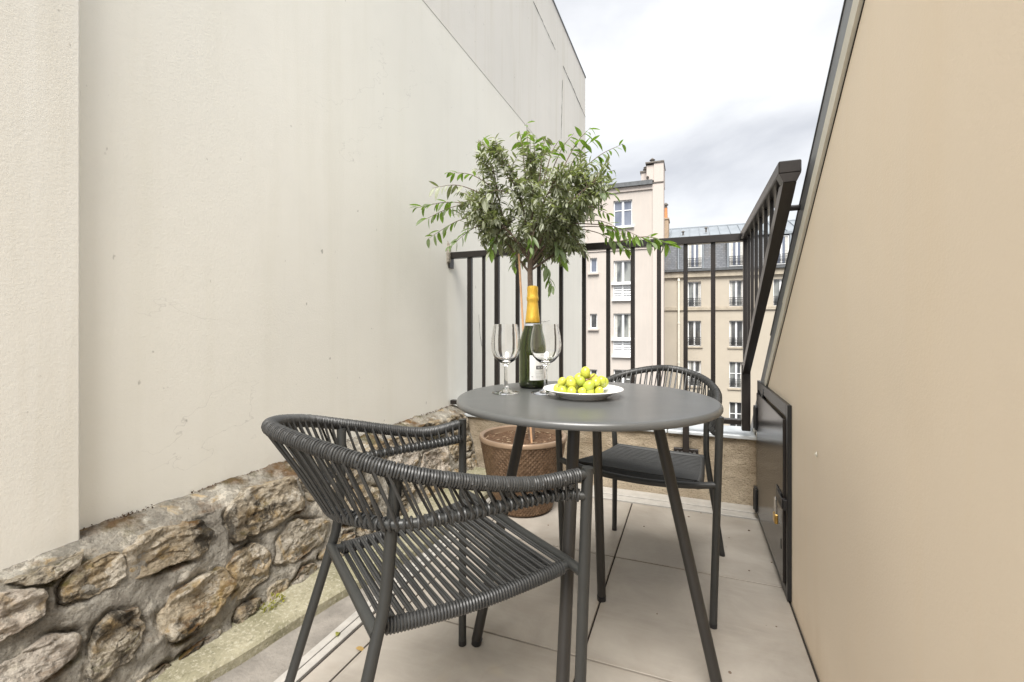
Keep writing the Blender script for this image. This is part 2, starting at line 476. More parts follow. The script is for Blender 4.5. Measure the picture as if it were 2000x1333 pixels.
# ------------------------------------------------------------------ mesh helpers
class MB:
    def __init__(self):
        self.v, self.f = [], []

    def add(self, vs, fs):
        o = len(self.v)
        self.v += [tuple(p) for p in vs]
        self.f += [tuple(i + o for i in f) for f in fs]
        return self

    def box(self, x0, x1, y0, y1, z0, z1):
        return self.add([(x0, y0, z0), (x1, y0, z0), (x1, y1, z0), (x0, y1, z0), (x0, y0, z1), (x1, y0, z1), (x1, y1, z1), (x0, y1, z1)],
                        [(3, 2, 1, 0), (4, 5, 6, 7), (0, 1, 5, 4), (1, 2, 6, 5), (2, 3, 7, 6), (3, 0, 4, 7)])

    def bbox(self, x0, x1, y0, y1, z0, z1, b=0.002):
        """box with bevelled edges"""
        bm = bmesh.new()
        bmesh.ops.create_cube(bm, size=1)
        for w in bm.verts:
            w.co = Vector(((x0 + x1) / 2 + w.co.x * (x1 - x0), (y0 + y1) / 2 + w.co.y * (y1 - y0), (z0 + z1) / 2 + w.co.z * (z1 - z0)))
        bmesh.ops.bevel(bm, geom=bm.edges[:], offset=b, segments=1, affect='EDGES')
        self.add([w.co[:] for w in bm.verts], [[w.index for w in f.verts] for f in (bm.verts.index_update() or bm.faces)])
        bm.free()
        return self

    def prism(self, poly, ax, a0, a1):
        """poly in the plane across axis ax, swept a0..a1"""
        def P(p, a):
            return {'x': (a, p[0], p[1]), 'y': (p[0], a, p[1]), 'z': (p[0], p[1], a)}[ax]
        n = len(poly)
        vs = [P(p, a0) for p in poly] + [P(p, a1) for p in poly]
        fs = [tuple(range(n))[::-1], tuple(range(n, 2 * n))] + [(i, (i + 1) % n, n + (i + 1) % n, n + i) for i in range(n)]
        return self.add(vs, fs)

    def tube(self, path, r, n=10, caps=True, closed=False, up=Vector((0, 0, 1))):
        path = [Vector(p) for p in path]
        k = len(path)
        rs = r if isinstance(r, (list, tuple)) else [r] * k
        rings = []
        prev = None
        for i, p in enumerate(path):
            if closed:
                t = path[(i + 1) % k] - path[i - 1]
            else:
                t = path[min(i + 1, k - 1)] - path[max(i - 1, 0)]
            t.normalize()
            if prev is None:
                a = up if abs(t.dot(up)) < 0.95 else Vector((1, 0, 0))
                u = (a - t * a.dot(t)).normalized()
            else:
                u = (prev - t * prev.dot(t)).normalized()
            prev = u
            w = t.cross(u)
            rings.append([p + (u * math.cos(2 * math.pi * j / n) + w * math.sin(2 * math.pi * j / n)) * rs[i] for j in range(n)])
        vs = [q for ring in rings for q in ring]
        fs = []
        for i in range(k if closed else k - 1):
            a, b = i * n, ((i + 1) % k) * n
            fs += [(a + j, a + (j + 1) % n, b + (j + 1) % n, b + j) for j in range(n)]
        if caps and not closed:
            fs += [tuple(range(n))[::-1], tuple(range((k - 1) * n, k * n))]
        return self.add(vs, fs)

    def lathe(self, prof, n=40, cx=0, cy=0, close=False, caps=True):
        k = len(prof)
        vs = [(cx + r * math.cos(2 * math.pi * j / n), cy + r * math.sin(2 * math.pi * j / n), z) for r, z in prof for j in range(n)]
        fs = []
        for i in range(k if close else k - 1):
            a, b = i * n, ((i + 1) % k) * n
            fs += [(a + j, a + (j + 1) % n, b + (j + 1) % n, b + j) for j in range(n)]
        if caps and not close:
            if prof[0][0] > 1e-6:
                fs.append(tuple(range(n))[::-1])
            if prof[-1][0] > 1e-6:
                fs.append(tuple(range((k - 1) * n, k * n)))
        return self.add(vs, fs)

    def mesh(self, name, mat, smooth=False, sharp=None, recalc=True):
        me = bpy.data.meshes.new(name)
        me.from_pydata(self.v, [], self.f)
        if recalc:
            bm = bmesh.new(); bm.from_mesh(me)
            bmesh.ops.remove_doubles(bm, verts=bm.verts[:], dist=1e-6)
            bmesh.ops.recalc_face_normals(bm, faces=bm.faces[:])
            bm.to_mesh(me); bm.free()
        me.materials.append(mat)
        if smooth:
            me.polygons.foreach_set('use_smooth', [True] * len(me.polygons))
            me.set_sharp_from_angle(angle=R(sharp or 40))
        me.update()
        return me


def link(name, data, parent=None, loc=(0, 0, 0)):
    o = bpy.data.objects.new(name, data)
    COL.objects.link(o)
    o.location = loc
    if parent is not None:
        o.parent = parent
    return o


def obj(name, mb, mat, parent=None, smooth=False, sharp=None, recalc=True, loc=(0, 0, 0)):
    return link(name, mb.mesh(name, M[mat], smooth, sharp, recalc), parent, loc)


def tag(o, label=None, cat=None, group=None, kind=None):
    if label: o['label'] = label
    if cat: o['category'] = cat
    if group: o['group'] = group
    if kind: o['kind'] = kind
    return o


def thing(name, label, cat, loc=(0, 0, 0), rotz=0.0, group=None):
    o = link(name, None, None, loc)
    o.empty_display_size = 0.1
    o.rotation_euler = (0, 0, rotz)
    return tag(o, label, cat, group)


def crom(P, n=12):
    """smooth curve through the points"""
    P = [Vector(p) for p in P]
    P = [2 * P[0] - P[1]] + P + [2 * P[-1] - P[-2]]
    out = []
    for i in range(1, len(P) - 2):
        a, b, c, d = P[i - 1:i + 3]
        for k in range(n):
            t = k / n
            out.append(0.5 * ((2 * b) + (c - a) * t + (2 * a - 5 * b + 4 * c - d) * t * t + (3 * b - a - 3 * c + d) * t ** 3))
    out.append(P[-2])
    return out


def arc_sample(path):
    """function s in 0..1 -> (point, tangent) by arc length"""
    L = [0.0]
    for a, b in zip(path, path[1:]):
        L.append(L[-1] + (b - a).length)
    tot = L[-1]

    def f(s):
        d = min(max(s, 0), 1) * tot
        lo = 0
        while lo < len(L) - 2 and L[lo + 1] < d:
            lo += 1
        k = (d - L[lo]) / max(L[lo + 1] - L[lo], 1e-9)
        return path[lo].lerp(path[lo + 1], k), (path[lo + 1] - path[lo]).normalized()
    return f, tot


# ------------------------------------------------------------------ ground far below, our own building
tag(obj('ground', MB().add([(-600, -600, -17), (600, -600, -17), (600, 600, -17), (-600, 600, -17)], [(0, 1, 2, 3)]), 'asphalt'), kind='structure')
own = thing('apartment_building', 'cream building that carries the terrace, below its floor', 'building', (0, 0, -17))
obj('wall', MB().box(-1.45, 3.2, -1.6, 2.84, 0, 16.93), 'cream_plaster', own)

# ------------------------------------------------------------------ terrace floor
floor = tag(obj('floor', MB().box(-1.45, 0.319, -1.6, 2.655, -0.06, -0.006), 'grout'), kind='structure')
TX = (-0.885, -0.285, 0.315)
TY = (-1.13, -0.53, 0.07, 0.67, 1.27, 1.87, 2.47)
J = 0.0030
full = MB().bbox(-0.3 + J, 0.3 - J, -0.3 + J, 0.3 - J, -0.012, 0.0, 0.0012).mesh('tile', M['tile'])
cut = MB().bbox(-0.036 + J, 0.036, -0.3 + J, 0.3 - J, -0.012, 0.0, 0.0012).mesh('tile', M['tile'])
for j in range(6):
    yc = (TY[j] + TY[j + 1]) / 2
    for xc in (-0.585, 0.015):
        link('tile', full, floor, (xc, yc, random.uniform(-0.0006, 0.0)))
    link('tile', cut, floor, (-0.921 - 0.003, yc, random.uniform(-0.0006, 0.0)))
obj('edge_trim', MB().bbox(-0.991, -0.966, -1.1, 2.47, -0.02, 0.003, 0.0015), 'edge_trim', floor)
obj('edge_trim', MB().bbox(-1.018, -0.993, -1.1, 2.47, -0.02, 0.005, 0.0015), 'edge_trim', floor)
obj('edge_trim', MB().bbox(-1.018, 0.314, 2.478, 2.54, -0.02, 0.004, 0.0015), 'edge_trim', floor)
obj('edge_trim', MB().bbox(-1.018, 0.314, 2.543, 2.60, -0.02, 0.008, 0.0015), 'edge_trim', floor)
obj('edge_trim', MB().bbox(-1.018, 0.314, 2.603, 2.653, -0.02, 0.002, 0.0015), 'edge_trim', floor)


# ------------------------------------------------------------------ left neighbour: blind white wall
XL = -1.463
nb = thing('white_party_wall', 'tall blind white rendered wall of the neighbouring building along the left side', 'wall', (-4, 2, -17))
off = Vector((4, -2, 17))


def rel(mb, o):
    mb.v = [(x + o[0], y + o[1], z + o[2]) for x, y, z in mb.v]
    return mb


obj('wall', rel(MB().box(-8, XL, -1.6, 6.744, -17, 2.846), off), 'white_plaster', nb)
obj('wall', rel(MB().box(-8, XL - 0.002, -1.6, 6.735, 2.846, 2.848), off), 'upper_plaster', nb)
obj('upper_wall', rel(MB().box(-8, XL + 0.002, -1.6, 6.748, 2.848, 4.64), off), 'upper_plaster', nb)
obj('drip_edge', rel(MB().box(-8, XL + 0.012, -1.6, 6.76, 4.64, 4.656), off), 'zinc', nb)
obj('pier', rel(MB().bbox(XL, XL + 0.04, -1.6, 0.668, 0.36, 4.6, 0.004), off), 'pier_plaster', nb)
# rough mortar patch and rust where the railing enters the wall
pm = MB()
ring = []
for k in range(14):
    a = 2 * math.pi * k / 14
    rr = 1 + random.uniform(-0.25, 0.25)
    ring.append((XL + 0.001, 2.60 + 0.028 * math.cos(a) * rr, 1.40 + 0.075 * math.sin(a) * rr))
pm.add(ring + [(x + 0.012, 2.60 + (y - 2.60) * 0.7, 1.40 + (z - 1.40) * 0.75) for x, y, z in ring],
       [(k, (k + 1) % 14, 14 + (k + 1) % 14, 14 + k) for k in range(14)] + [tuple(range(14, 28))])
obj('mortar_patch', rel(pm, off), 'mortar', nb)


def crack(pts, w):
    """an open crack: a thin ragged dark rut line standing in the wall face"""
    mb = MB()
    P = [Vector((XL + 0.0045, y, z)) for y, z in pts]
    fine = []
    for a, b in zip(P, P[1:]):
        n = max(2, int((b - a).length / 0.04))
        for i in range(n):
            q = a.lerp(b, i / n)
            fine.append(q + Vector((0, random.uniform(-1, 1) * 0.006, random.uniform(-1, 1) * 0.006)))
    fine.append(P[-1])
    mb.tube(fine, [w * random.uniform(0.4, 1.2) for _ in fine], 5)
    return obj('crack', rel(mb, off), 'grout', nb, recalc=False)


crack([(4.30, 4.175), (4.6, 4.16), (5.0, 4.14), (5.1, 4.135)], 0.0022)
crack([(5.45, 4.13), (5.9, 4.11), (6.4, 4.07), (6.74, 4.05)], 0.003)
crack([(5.42, 3.95), (5.40, 3.6), (5.36, 3.2)], 0.0022)
crack([(3.05, 1.02), (3.07, 0.86), (3.10, 0.78), (3.16, 0.79)], 0.0014)
crack([(4.2, 0.93), (4.6, 0.97), (4.9, 0.99)], 0.0014)


# ------------------------------------------------------------------ rubble base wall at the foot of the white wall
base = thing('rubble_stone_wall', 'low rough wall of mossy rubble stones at the foot of the white wall', 'stone wall', (-1.3, 1, 0))
boff = Vector((1.3, -1, 0))


def batter(y, z, d=0.0):
    n = Vector((1, 0, 0.27)).normalized()
    return Vector((-1.262 - 0.27 * z, y, z)) + n * d


def grid_surface(fn, nu, nv):
    vs = [fn(i / nu, j / nv) for j in range(nv + 1) for i in range(nu + 1)]
    w = nu + 1
    fs = [(j * w + i, j * w + i + 1, (j + 1) * w + i + 1, (j + 1) * w + i) for j in range(nv) for i in range(nu)]
    return MB().add(vs, fs)


STONES = [
    ('pale_stone', 0.05, [(0.472, 0.361), (0.502, 0.367), (0.523, 0.375), (0.569, 0.344), (0.559, 0.293), (0.526, 0.286), (0.495, 0.283), (0.455, 0.275)]),
    ('pale_stone', 0.045, [(0.441, 0.239), (0.512, 0.238), (0.563, 0.252), (0.616, 0.224), (0.617, 0.19), (0.559, 0.174), (0.498, 0.168), (0.445, 0.174)]),
    ('stone', 0.018, [(0.512, 0.386), (0.553, 0.387), (0.604, 0.385), (0.643, 0.393), (0.632, 0.367), (0.595, 0.356), (0.57, 0.355), (0.527, 0.379)]),
    ('stone', 0.036, [(0.6, 0.34), (0.642, 0.372), (0.717, 0.362), (0.720, 0.295), (0.673, 0.290), (0.637, 0.288), (0.597, 0.296)]),
    ('stone', 0.042, [(0.723, 0.358), (0.776, 0.383), (0.922, 0.362), (0.950, 0.310), (0.917, 0.266), (0.785, 0.274), (0.724, 0.282)]),
    ('stone', 0.034, [(0.645, 0.218), (0.678, 0.237), (0.735, 0.22), (0.738, 0.162), (0.715, 0.121), (0.691, 0.107), (0.632, 0.106), (0.622, 0.151)]),
    ('stone', 0.045, [(0.783, 0.18), (0.837, 0.207), (0.960, 0.215), (0.985, 0.151), (0.928, 0.105), (0.889, 0.096), (0.811, 0.085), (0.776, 0.121)]),
    ('stone', 0.040, [(0.966, 0.214), (1.082, 0.232), (1.124, 0.174), (1.098, 0.112), (1.001, 0.098), (0.956, 0.108), (0.990, 0.149)]),
    ('stone', 0.042, [(1.003, 0.355), (1.062, 0.390), (1.17, 0.396), (1.275, 0.376), (1.287, 0.267), (1.156, 0.25), (0.999, 0.258)]),
    ('stone', 0.032, [(1.132, 0.138), (1.153, 0.202), (1.235, 0.245), (1.401, 0.18), (1.349, 0.127), (1.207, 0.108)]),
    ('stone', 0.022, [(1.239, 0.084), (1.3, 0.06), (1.285, 0.018), (1.192, 0.026), (1.172, 0.05)]),
    ('stone', 0.024, [(0.971, 0.037), (0.987, 0.080), (1.053, 0.075), (1.078, 0.043), (1.069, 0.006), (1.004, 0.005)]),
    ('stone', 0.026, [(1.085, 0.08), (1.165, 0.082), (1.165, 0.019), (1.109, 0.008), (1.085, 0.032)]),
    ('stone', 0.026, [(0.809, 0.047), (0.921, 0.06), (0.924, 0.014), (0.848, 0.005), (0.812, 0.012)]),
    ('stone', 0.024, [(0.677, 0.066), (0.785, 0.050), (0.803, 0.018), (0.793, -0.016), (0.674, 0.004)]),
    ('stone', 0.024, [(1.315, 0.085), (1.388, 0.105), (1.501, 0.10), (1.47, 0.045), (1.345, 0.03)]),
    ('stone', 0.04, [(1.30, 0.37), (1.42, 0.385), (1.60, 0.378), (1.63, 0.30), (1.52, 0.262), (1.32, 0.272)]),
    ('stone', 0.035, [(1.43, 0.245), (1.60, 0.25), (1.72, 0.20), (1.66, 0.13), (1.50, 0.125), (1.42, 0.16)]),
    ('stone', 0.03, [(1.52, 0.10), (1.68, 0.108), (1.74, 0.06), (1.66, 0.01), (1.53, 0.02)]),
    ('stone', 0.04, [(1.65, 0.372), (1.76, 0.386), (1.90, 0.380), (1.99, 0.36), (1.96, 0.325), (1.80, 0.322), (1.67, 0.30)]),
    ('pale_stone', 0.032, [(1.797, 0.308), (1.9, 0.305), (2.07, 0.262), (2.02, 0.215), (1.93, 0.205), (1.793, 0.245)]),
    ('stone', 0.03, [(1.78, 0.20), (1.90, 0.19), (1.97, 0.12), (1.86, 0.07), (1.76, 0.10)]),
    ('pale_stone', 0.036, [(2.094, 0.256), (2.318, 0.235), (2.321, 0.10), (2.154, 0.10), (2.02, 0.16)]),
    ('stone', 0.035, [(2.02, 0.372), (2.12, 0.392), (2.33, 0.388), (2.40, 0.345), (2.30, 0.29), (2.07, 0.285)]),
    ('stone', 0.03, [(2.362, 0.225), (2.48, 0.223), (2.50, 0.13), (2.37, 0.12)]),
    ('stone', 0.035, [(2.42, 0.375), (2.55, 0.384), (2.64, 0.35), (2.62, 0.26), (2.50, 0.25), (2.41, 0.30)]),
    ('stone', 0.03, [(2.52, 0.10), (2.63, 0.115), (2.64, 0.03), (2.53, 0.03)]),
    ('stone', 0.03, [(2.53, 0.22), (2.63, 0.225), (2.64, 0.15), (2.54, 0.145)]),
    ('stone', 0.028, [(1.78, 0.06), (1.90, 0.055), (1.92, 0.01), (1.79, 0.01)]),
    ('stone', 0.03, [(1.98, 0.09), (2.12, 0.085), (2.30, 0.07), (2.28, 0.012), (2.0, 0.012)]),
    ('stone', 0.03, [(2.34, 0.09), (2.47, 0.085), (2.48, 0.02), (2.35, 0.02)]),
    ('stone', 0.035, [(0.60, 0.09), (0.51, 0.13), (0.43, 0.12), (0.42, 0.05), (0.52, 0.02), (0.61, 0.03)]),
    ('stone', 0.04, [(0.22, 0.36), (0.33, 0.375), (0.43, 0.36), (0.44, 0.28), (0.32, 0.26), (0.22, 0.28)]),
    ('stone', 0.04, [(0.20, 0.22), (0.32, 0.235), (0.41, 0.22), (0.41, 0.15), (0.30, 0.13), (0.20, 0.15)]),
    ('stone', 0.035, [(0.18, 0.10), (0.30, 0.105), (0.38, 0.09), (0.38, 0.02), (0.2, 0.01)]),
]


rs_ = random.Random(3)
for z0_, z1_, w_ in ((0.25, 0.375, 0.17), (0.125, 0.235, 0.14), (0.015, 0.105, 0.16)):
    y_ = -1.15
    while y_ < 0.02:
        w2 = w_ * rs_.uniform(0.75, 1.25)
        y1_ = min(y_ + w2, 0.165)
        j = lambda a: rs_.uniform(-a, a)
        STONES.append(('stone', rs_.uniform(0.028, 0.042), [(y_ + j(0.01), z0_ + 0.02 + j(0.01)), (y_ + 0.02, z1_ - 0.01 + j(0.01)), ((y_ + y1_) / 2, z1_ + j(0.012)), (y1_ - 0.02, z1_ - 0.015 + j(0.012)), (y1_ + j(0.01), z0_ + 0.03 + j(0.01)), ((y_ + y1_) / 2, z0_ + j(0.01))]))
        y_ = y1_ + rs_.uniform(0.018, 0.035)


def chaikin(P, n=2, k=0.2):
    for _ in range(n):
        Q = []
        for a, b in zip(P, P[1:] + P[:1]):
            Q += [a.lerp(b, k), a.lerp(b, 1 - k)]
        P = Q
    return P


def stone_outline(poly, seed, N=84):
    """ragged outline of a stone in the (y, z) plane of the wall"""
    c = sum((Vector((y, z, 0)) for y, z in poly), Vector()) / len(poly)
    P = chaikin([c + (Vector((y, z, 0)) - c) * 1.02 for y, z in poly], 2, 0.10)
    L = [0]
    for a, b in zip(P, P[1:] + P[:1]):
        L.append(L[-1] + (b - a).length)
    out = []
    for k in range(N):
        d = L[-1] * k / N
        i = max(j for j in range(len(P)) if L[j] <= d)
        a, b = P[i], P[(i + 1) % len(P)]
        q = a.lerp(b, (d - L[i]) / max(L[i + 1] - L[i], 1e-9))
        sv = Vector((seed * 3.1, seed * 1.7, 0.4))
        q += Vector((noise.noise(q * 30 + sv), noise.noise(q * 30 - sv), 0)) * 0.008 + Vector((noise.noise(q * 80 + sv), noise.noise(q * 80 - sv), 0)) * 0.004
        out.append(q)
    return out


OUTLINES = [stone_outline(p, i + 1) for i, (m, d, p) in enumerate(STONES)]
BOXES = [(min(q.x for q in o) - 0.03, max(q.x for q in o) + 0.03, min(q.y for q in o) - 0.03, max(q.y for q in o) + 0.03) for o in OUTLINES]


def joint_depth(y, z):
    """how deep the mortar falls back right beside a stone"""
    best = 1.0
    for o, b in zip(OUTLINES, BOXES):
        if b[0] < y < b[1] and b[2] < z < b[3]:
            for q in o:
                d = (q.x - y) ** 2 + (q.y - z) ** 2
                if d < best:
                    best = d
    d = math.sqrt(best)
    gate = max(0.0, min(1.0, 0.35 + 2.2 * noise.noise(Vector((y * 9, z * 11, 3)))))
    return max(0.0, 1 - d / 0.013) * 0.02 * gate


def mortar_fn(u, v):
    y = -1.2 + u * 3.865
    if v < 0.80:
        z = -0.03 + (v / 0.80) * 0.40
        p = batter(y, z, -0.002 - joint_depth(y, z))
        nrm = Vector((1, 0, 0.27))
    else:
        k = (v - 0.80) / 0.20
        p0, p1 = batter(y, 0.37, -0.002 - joint_depth(y, 0.37)), Vector((XL - 0.01, y, 0.408))
        p = p0.lerp(p1, k)
        p.z += 0.008 * math.sin(k * math.pi)
        nrm = Vector((0.3, 0, 1))
    d = 0.003 + noise.fractal(p * 9, 1.0, 2.0, 5) * 0.010 + noise.noise(p * 55) * 0.003 + noise.noise(p * 130) * 0.0018
    return p + nrm * d


mm = grid_surface(mortar_fn, 760, 96)
obj('mortar', rel(mm, boff), 'mortar', base, True, 60, recalc=False)


def ledge_fn(u, v):
    y = -1.2 + u * 3.86
    p = Vector((-1.385 - v * 0.085, y, 0.383 + v * 0.03))
    d = noise.fractal(p * 7 + Vector((5, 1, 2)), 1.0, 2.0, 4) * 0.009
    return p + Vector((0, 0, d - (0.02 if v == 0 else 0)))


obj('cement_ledge', rel(grid_surface(ledge_fn, 240, 8), boff), 'ledge', base, True, 60, recalc=False)


def stone(out, depth=0.03, mat='stone', seed=0):
    N = len(out)
    c = sum(out, Vector()) / N
    sv = Vector((seed * 3.1, seed * 1.7, seed * 0.9))
    K = 24

    def height(q, r):
        w = Vector((q.x * 0.75, q.y * 1.35, 0))
        f = noise.fractal(w * 13 + sv, 0.85, 2.1, 7) * 0.012
        f += abs(noise.noise(w * 21 - sv)) * -0.010 + noise.noise(w * 75 + sv) * 0.0028 + noise.noise(w * 170 + sv) * 0.0014
        t = noise.noise(w * 9 + sv * 2) * 3
        f += (math.floor(t) - t * 0.4) * 0.0035
        e = min(r, 1.0)
        return (depth * 0.50 + f * 1.25) * (1 - e ** 26) ** 0.5 - 0.006 * (1 if r >= 1 else 0)
    vs = [batter(c.x, c.y, height(c, 0))]
    for k in range(1, K + 2):
        r = (k / K) ** 0.8 if k <= K else 1.0
        for p in out:
            q = c + (p - c) * min(r, 1.0)
            vs.append(batter(q.x, q.y, height(q, r) if k <= K else -0.035))
    fs = [(0, 1 + j, 1 + (j + 1) % N) for j in range(N)]
    for k in range(K):
        a, b = 1 + k * N, 1 + (k + 1) * N
        fs += [(a + j, b + j, b + (j + 1) % N, a + (j + 1) % N) for j in range(N)]
    return obj('stone', rel(MB().add(vs, fs), boff), mat, base, True, 42)


for i, (m, d, poly) in enumerate(STONES):
    stone(OUTLINES[i], d, m, i + 1)

# dirt and crumbs caught in the seam between ledge and white wall
ds = MB()
for k in range(900):
    y = random.uniform(0.66, 2.64)
    if noise.noise(Vector((y * 6, 1, 1))) < -0.15:
        continue
    s_ = random.uniform(0.001, 0.0042)
    c_ = Vector((XL + random.uniform(0.000, 0.012), y, 0.4105 + random.uniform(-0.002, 0.006)))
    a, b, cc = [Vector((random.uniform(-1, 1), random.uniform(-1, 1), random.uniform(-1, 1))) * s_ for _ in range(3)]
    ds.add([c_ + a, c_ + b, c_ + cc, c_ - (a + b + cc) * 0.6], [(0, 1, 2), (0, 2, 3), (0, 3, 1), (1, 3, 2)])
tag(obj('seam_dirt', rel(ds, boff), 'soil', base, recalc=False), kind='stuff')

# moss growing on the joints
mv = MB()
mo = thing('moss_clump', 'small bright yellow-green moss plant in a joint at the foot of the stones', 'moss', (-1.245, 1.07, 0.035))
for k in range(130):
    a, r = random.uniform(0, 6.28), random.random() ** 0.6
    p = Vector((abs(math.cos(a)) * r * 0.022, math.sin(a) * r * 0.05, random.uniform(0.0, 0.05) * (1 - r * 0.5)))
    d = Vector((random.uniform(0, 1), random.uniform(-1, 1), random.uniform(0.2, 1))).normalized()
    s = d.cross(Vector((random.uniform(-1, 1), random.uniform(-1, 1), 0.3))).normalized()
    l = random.uniform(0.006, 0.012)
    mv.add([p, p + d * l * 0.5 + s * l * 0.3, p + d * l, p + d * l * 0.5 - s * l * 0.3], [(0, 1, 2, 3)])
tag(obj('foliage', mv, 'moss_leaf', mo, recalc=False), kind='stuff')

# ------------------------------------------------------------------ kerb of old concrete and the bare strip beside it
def kerb_x(y):
    return -1.19 + 0.085 * min(max((y - 0.78) / 0.47, -1.2), 1.9) + 0.006 * math.sin(y * 9)


kb = thing('concrete_kerb', 'greenish weathered concrete kerb between the stones and the tiles', 'kerb', (-1.2, 1, 0))
km = MB()
ys = [-1.2 + i * 0.05 for i in range(77)]
prof = []
for y in ys:
    x1 = kerb_x(y) + noise.noise(Vector((y * 6, 0, 3))) * 0.006
    z = 0.032 + noise.noise(Vector((y * 4, 2, 0))) * 0.004
    prof.append([(-1.30, y, z + 0.012), (x1 - 0.045, y, z + 0.003), (x1 - 0.007, y, z), (x1, y, z - 0.007), (x1 + 0.003, y, -0.02)])
km.add([p for r_ in prof for p in r_], [(i * 5 + j, i * 5 + j + 1, (i + 1) * 5 + j + 1, (i + 1) * 5 + j) for i in range(len(ys) - 1) for j in range(4)])
obj('kerb_top', rel(km, (1.2, -1, 0)), 'kerb', kb, True, 35, recalc=False)
gm = grid_surface(lambda u, v: Vector((-1.24 + v * 0.221, -1.2 + u * 3.85, 0.004 * (1 - v) - 0.003 + noise.fractal(Vector((v * 2, u * 24, 1)), 1, 2, 4) * 0.0025)), 160, 12)
tag(obj('concrete_strip', gm, 'gutter_concrete', None, True, 60, recalc=False), kind='structure')

# ------------------------------------------------------------------ low parapet wall at the end
par = thing('parapet_wall', 'low brown roughcast parapet under the railing at the end of the terrace', 'wall', (-0.5, 2.75, 0))
po = (0.5, -2.75, 0)
obj('wall', rel(grid_surface(lambda u, v: Vector((-1.45 + u * 1.769, 2.655 - noise.fractal(Vector((u * 22, 7, v * 6)), 1, 2, 5) * 0.006, -0.03 + v * 0.375)), 150, 40), po), 'roughcast', par, True, 60, recalc=False)
obj('wall', rel(MB().box(-1.45, 0.319, 2.668, 2.83, -0.04, 0.343), po), 'roughcast', par)
obj('coping', rel(MB().bbox(-1.455, -0.118, 2.632, 2.87, 0.346, 0.366, 0.004), po), 'coping', par)
obj('coping', rel(MB().bbox(-0.114, 0.318, 2.632, 2.87, 0.346, 0.366, 0.004), po), 'coping', par)

# ------------------------------------------------------------------ right: cream cheek wall under the sloping roof edge
XR = 0.32
SL = -0.757                                   # slope of the roof edge


def edge_z(y):
    return 1.578 + SL * (y - 1.085)


cheek = thing('cream_cheek_wall', 'smooth cream rendered wall on the right with a sloping top edge', 'wall', (1.2, 1, 0))
co_ = (-1.2, -1, 0)
ZT = 1.92
YT = 1.085 - (ZT - 1.578) / 0.757           # edge cut level from here, out of view, to let in more sky light
obj('wall', rel(MB().prism([(-1.6, -0.03), (2.84, -0.03), (2.84, edge_z(2.84)), (YT, ZT), (-1.6, ZT)], 'x', XR, 0.62), co_), 'cream_plaster', cheek)
un = Vector((0, -SL, 1)).normalized()         # in-plane normal of the edge (y, z)


def band(a, b, x0, x1, y0, y1):
    p = [(y0 + un.y * a, edge_z(y0) + un.z * a), (y1 + un.y * a, edge_z(y1) + un.z * a), (y1 + un.y * b, edge_z(y1) + un.z * b), (y0 + un.y * b, edge_z(y0) + un.z * b)]
    return MB().prism(p, 'x', x0, x1)


obj('edge_board', rel(band(0.004, 0.045, 0.3125, 0.34, 1.872, 2.30), co_), 'cream_trim', cheek)
obj('edge_board', rel(band(0.004, 0.045, 0.311, 0.34, YT, 1.866), co_), 'cream_trim', cheek)
obj('shadow_gap', rel(band(-0.001, 0.0035, 0.3185, 0.345, YT, 2.30), co_), 'grout', cheek)
obj('zinc_flashing', rel(band(0.047, 0.105, 0.313, 0.36, YT, 2.84), co_), 'zinc', cheek)
obj('zinc_flashing', rel(band(0.107, 0.112, 0.311, 0.40, YT, 2.1), co_), 'dark_zinc', cheek)
obj('roof', rel(band(0.048, 0.10, 0.37, 2.4, YT, 2.86), co_), 'zinc', cheek)
obj('lower_edge_board', rel(band(0.004, 0.045, 0.3135, 0.34, 2.302, 2.84), co_), 'grey_render', cheek)
obj('dark_bead', rel(band(-0.012, 0.003, 0.304, 0.319, 2.31, 2.62), co_), 'dark_zinc', cheek)
obj('wall_plug', rel(MB().add([(XR - 0.002, 1.443 + 0.006 * math.cos(a), 0.591 + 0.008 * math.sin(a)) for a in [k * 0.628 for k in range(10)]] + [(XR - 0.007, 1.443, 0.591)], [(k, (k + 1) % 10, 10) for k in range(10)]), co_), 'cream_trim', cheek)

# black metal access hatch set into the cheek wall
hat = obj('access_hatch', rel(MB().bbox(0.299, 0.3195, 1.812, 2.485, 0.045, 0.612, 0.002), co_), 'hatch_paint', cheek)
fr = MB()
fr.bbox(0.3065, 0.3195, 1.774, 1.800, 0.004, 0.668, 0.0015).bbox(0.3065, 0.3195, 2.492, 2.522, 0.004, 0.668, 0.0015)
fr.bbox(0.3065, 0.3195, 1.8005, 2.4915, 0.624, 0.668, 0.0015).bbox(0.3065, 0.3195, 1.8005, 2.4915, 0.004, 0.036, 0.0015)
obj('hatch_frame', rel(fr, co_), 'black_steel', hat)
for z in (0.095, 0.49):
    h = MB().bbox(0.290, 0.2985, 2.455, 2.485, z - 0.055, z + 0.055, 0.002).bbox(0.290, 0.306, 2.4925, 2.525, z - 0.055, z + 0.055, 0.002)
    h.tube([(0.292, 2.489, z - 0.05), (0.292, 2.489, z + 0.05)], 0.007, 10)
    obj('hinge', rel(h, co_), 'black_steel', hat)
hs = MB().bbox(0.2955, 0.2985, 1.83, 1.93, 0.305, 0.35, 0.001).bbox(0.2915, 0.2952, 1.785, 1.895, 0.31, 0.345, 0.001)
hs.bbox(0.2953, 0.306, 1.7755, 1.797, 0.31, 0.345, 0.001)
obj('hasp', rel(hs, co_), 'black_steel', hat)
obj('keyhole', rel(MB().bbox(0.2975, 0.2995, 1.84, 1.85, 0.15, 0.185, 0.0004), co_), 'black_steel', hat)

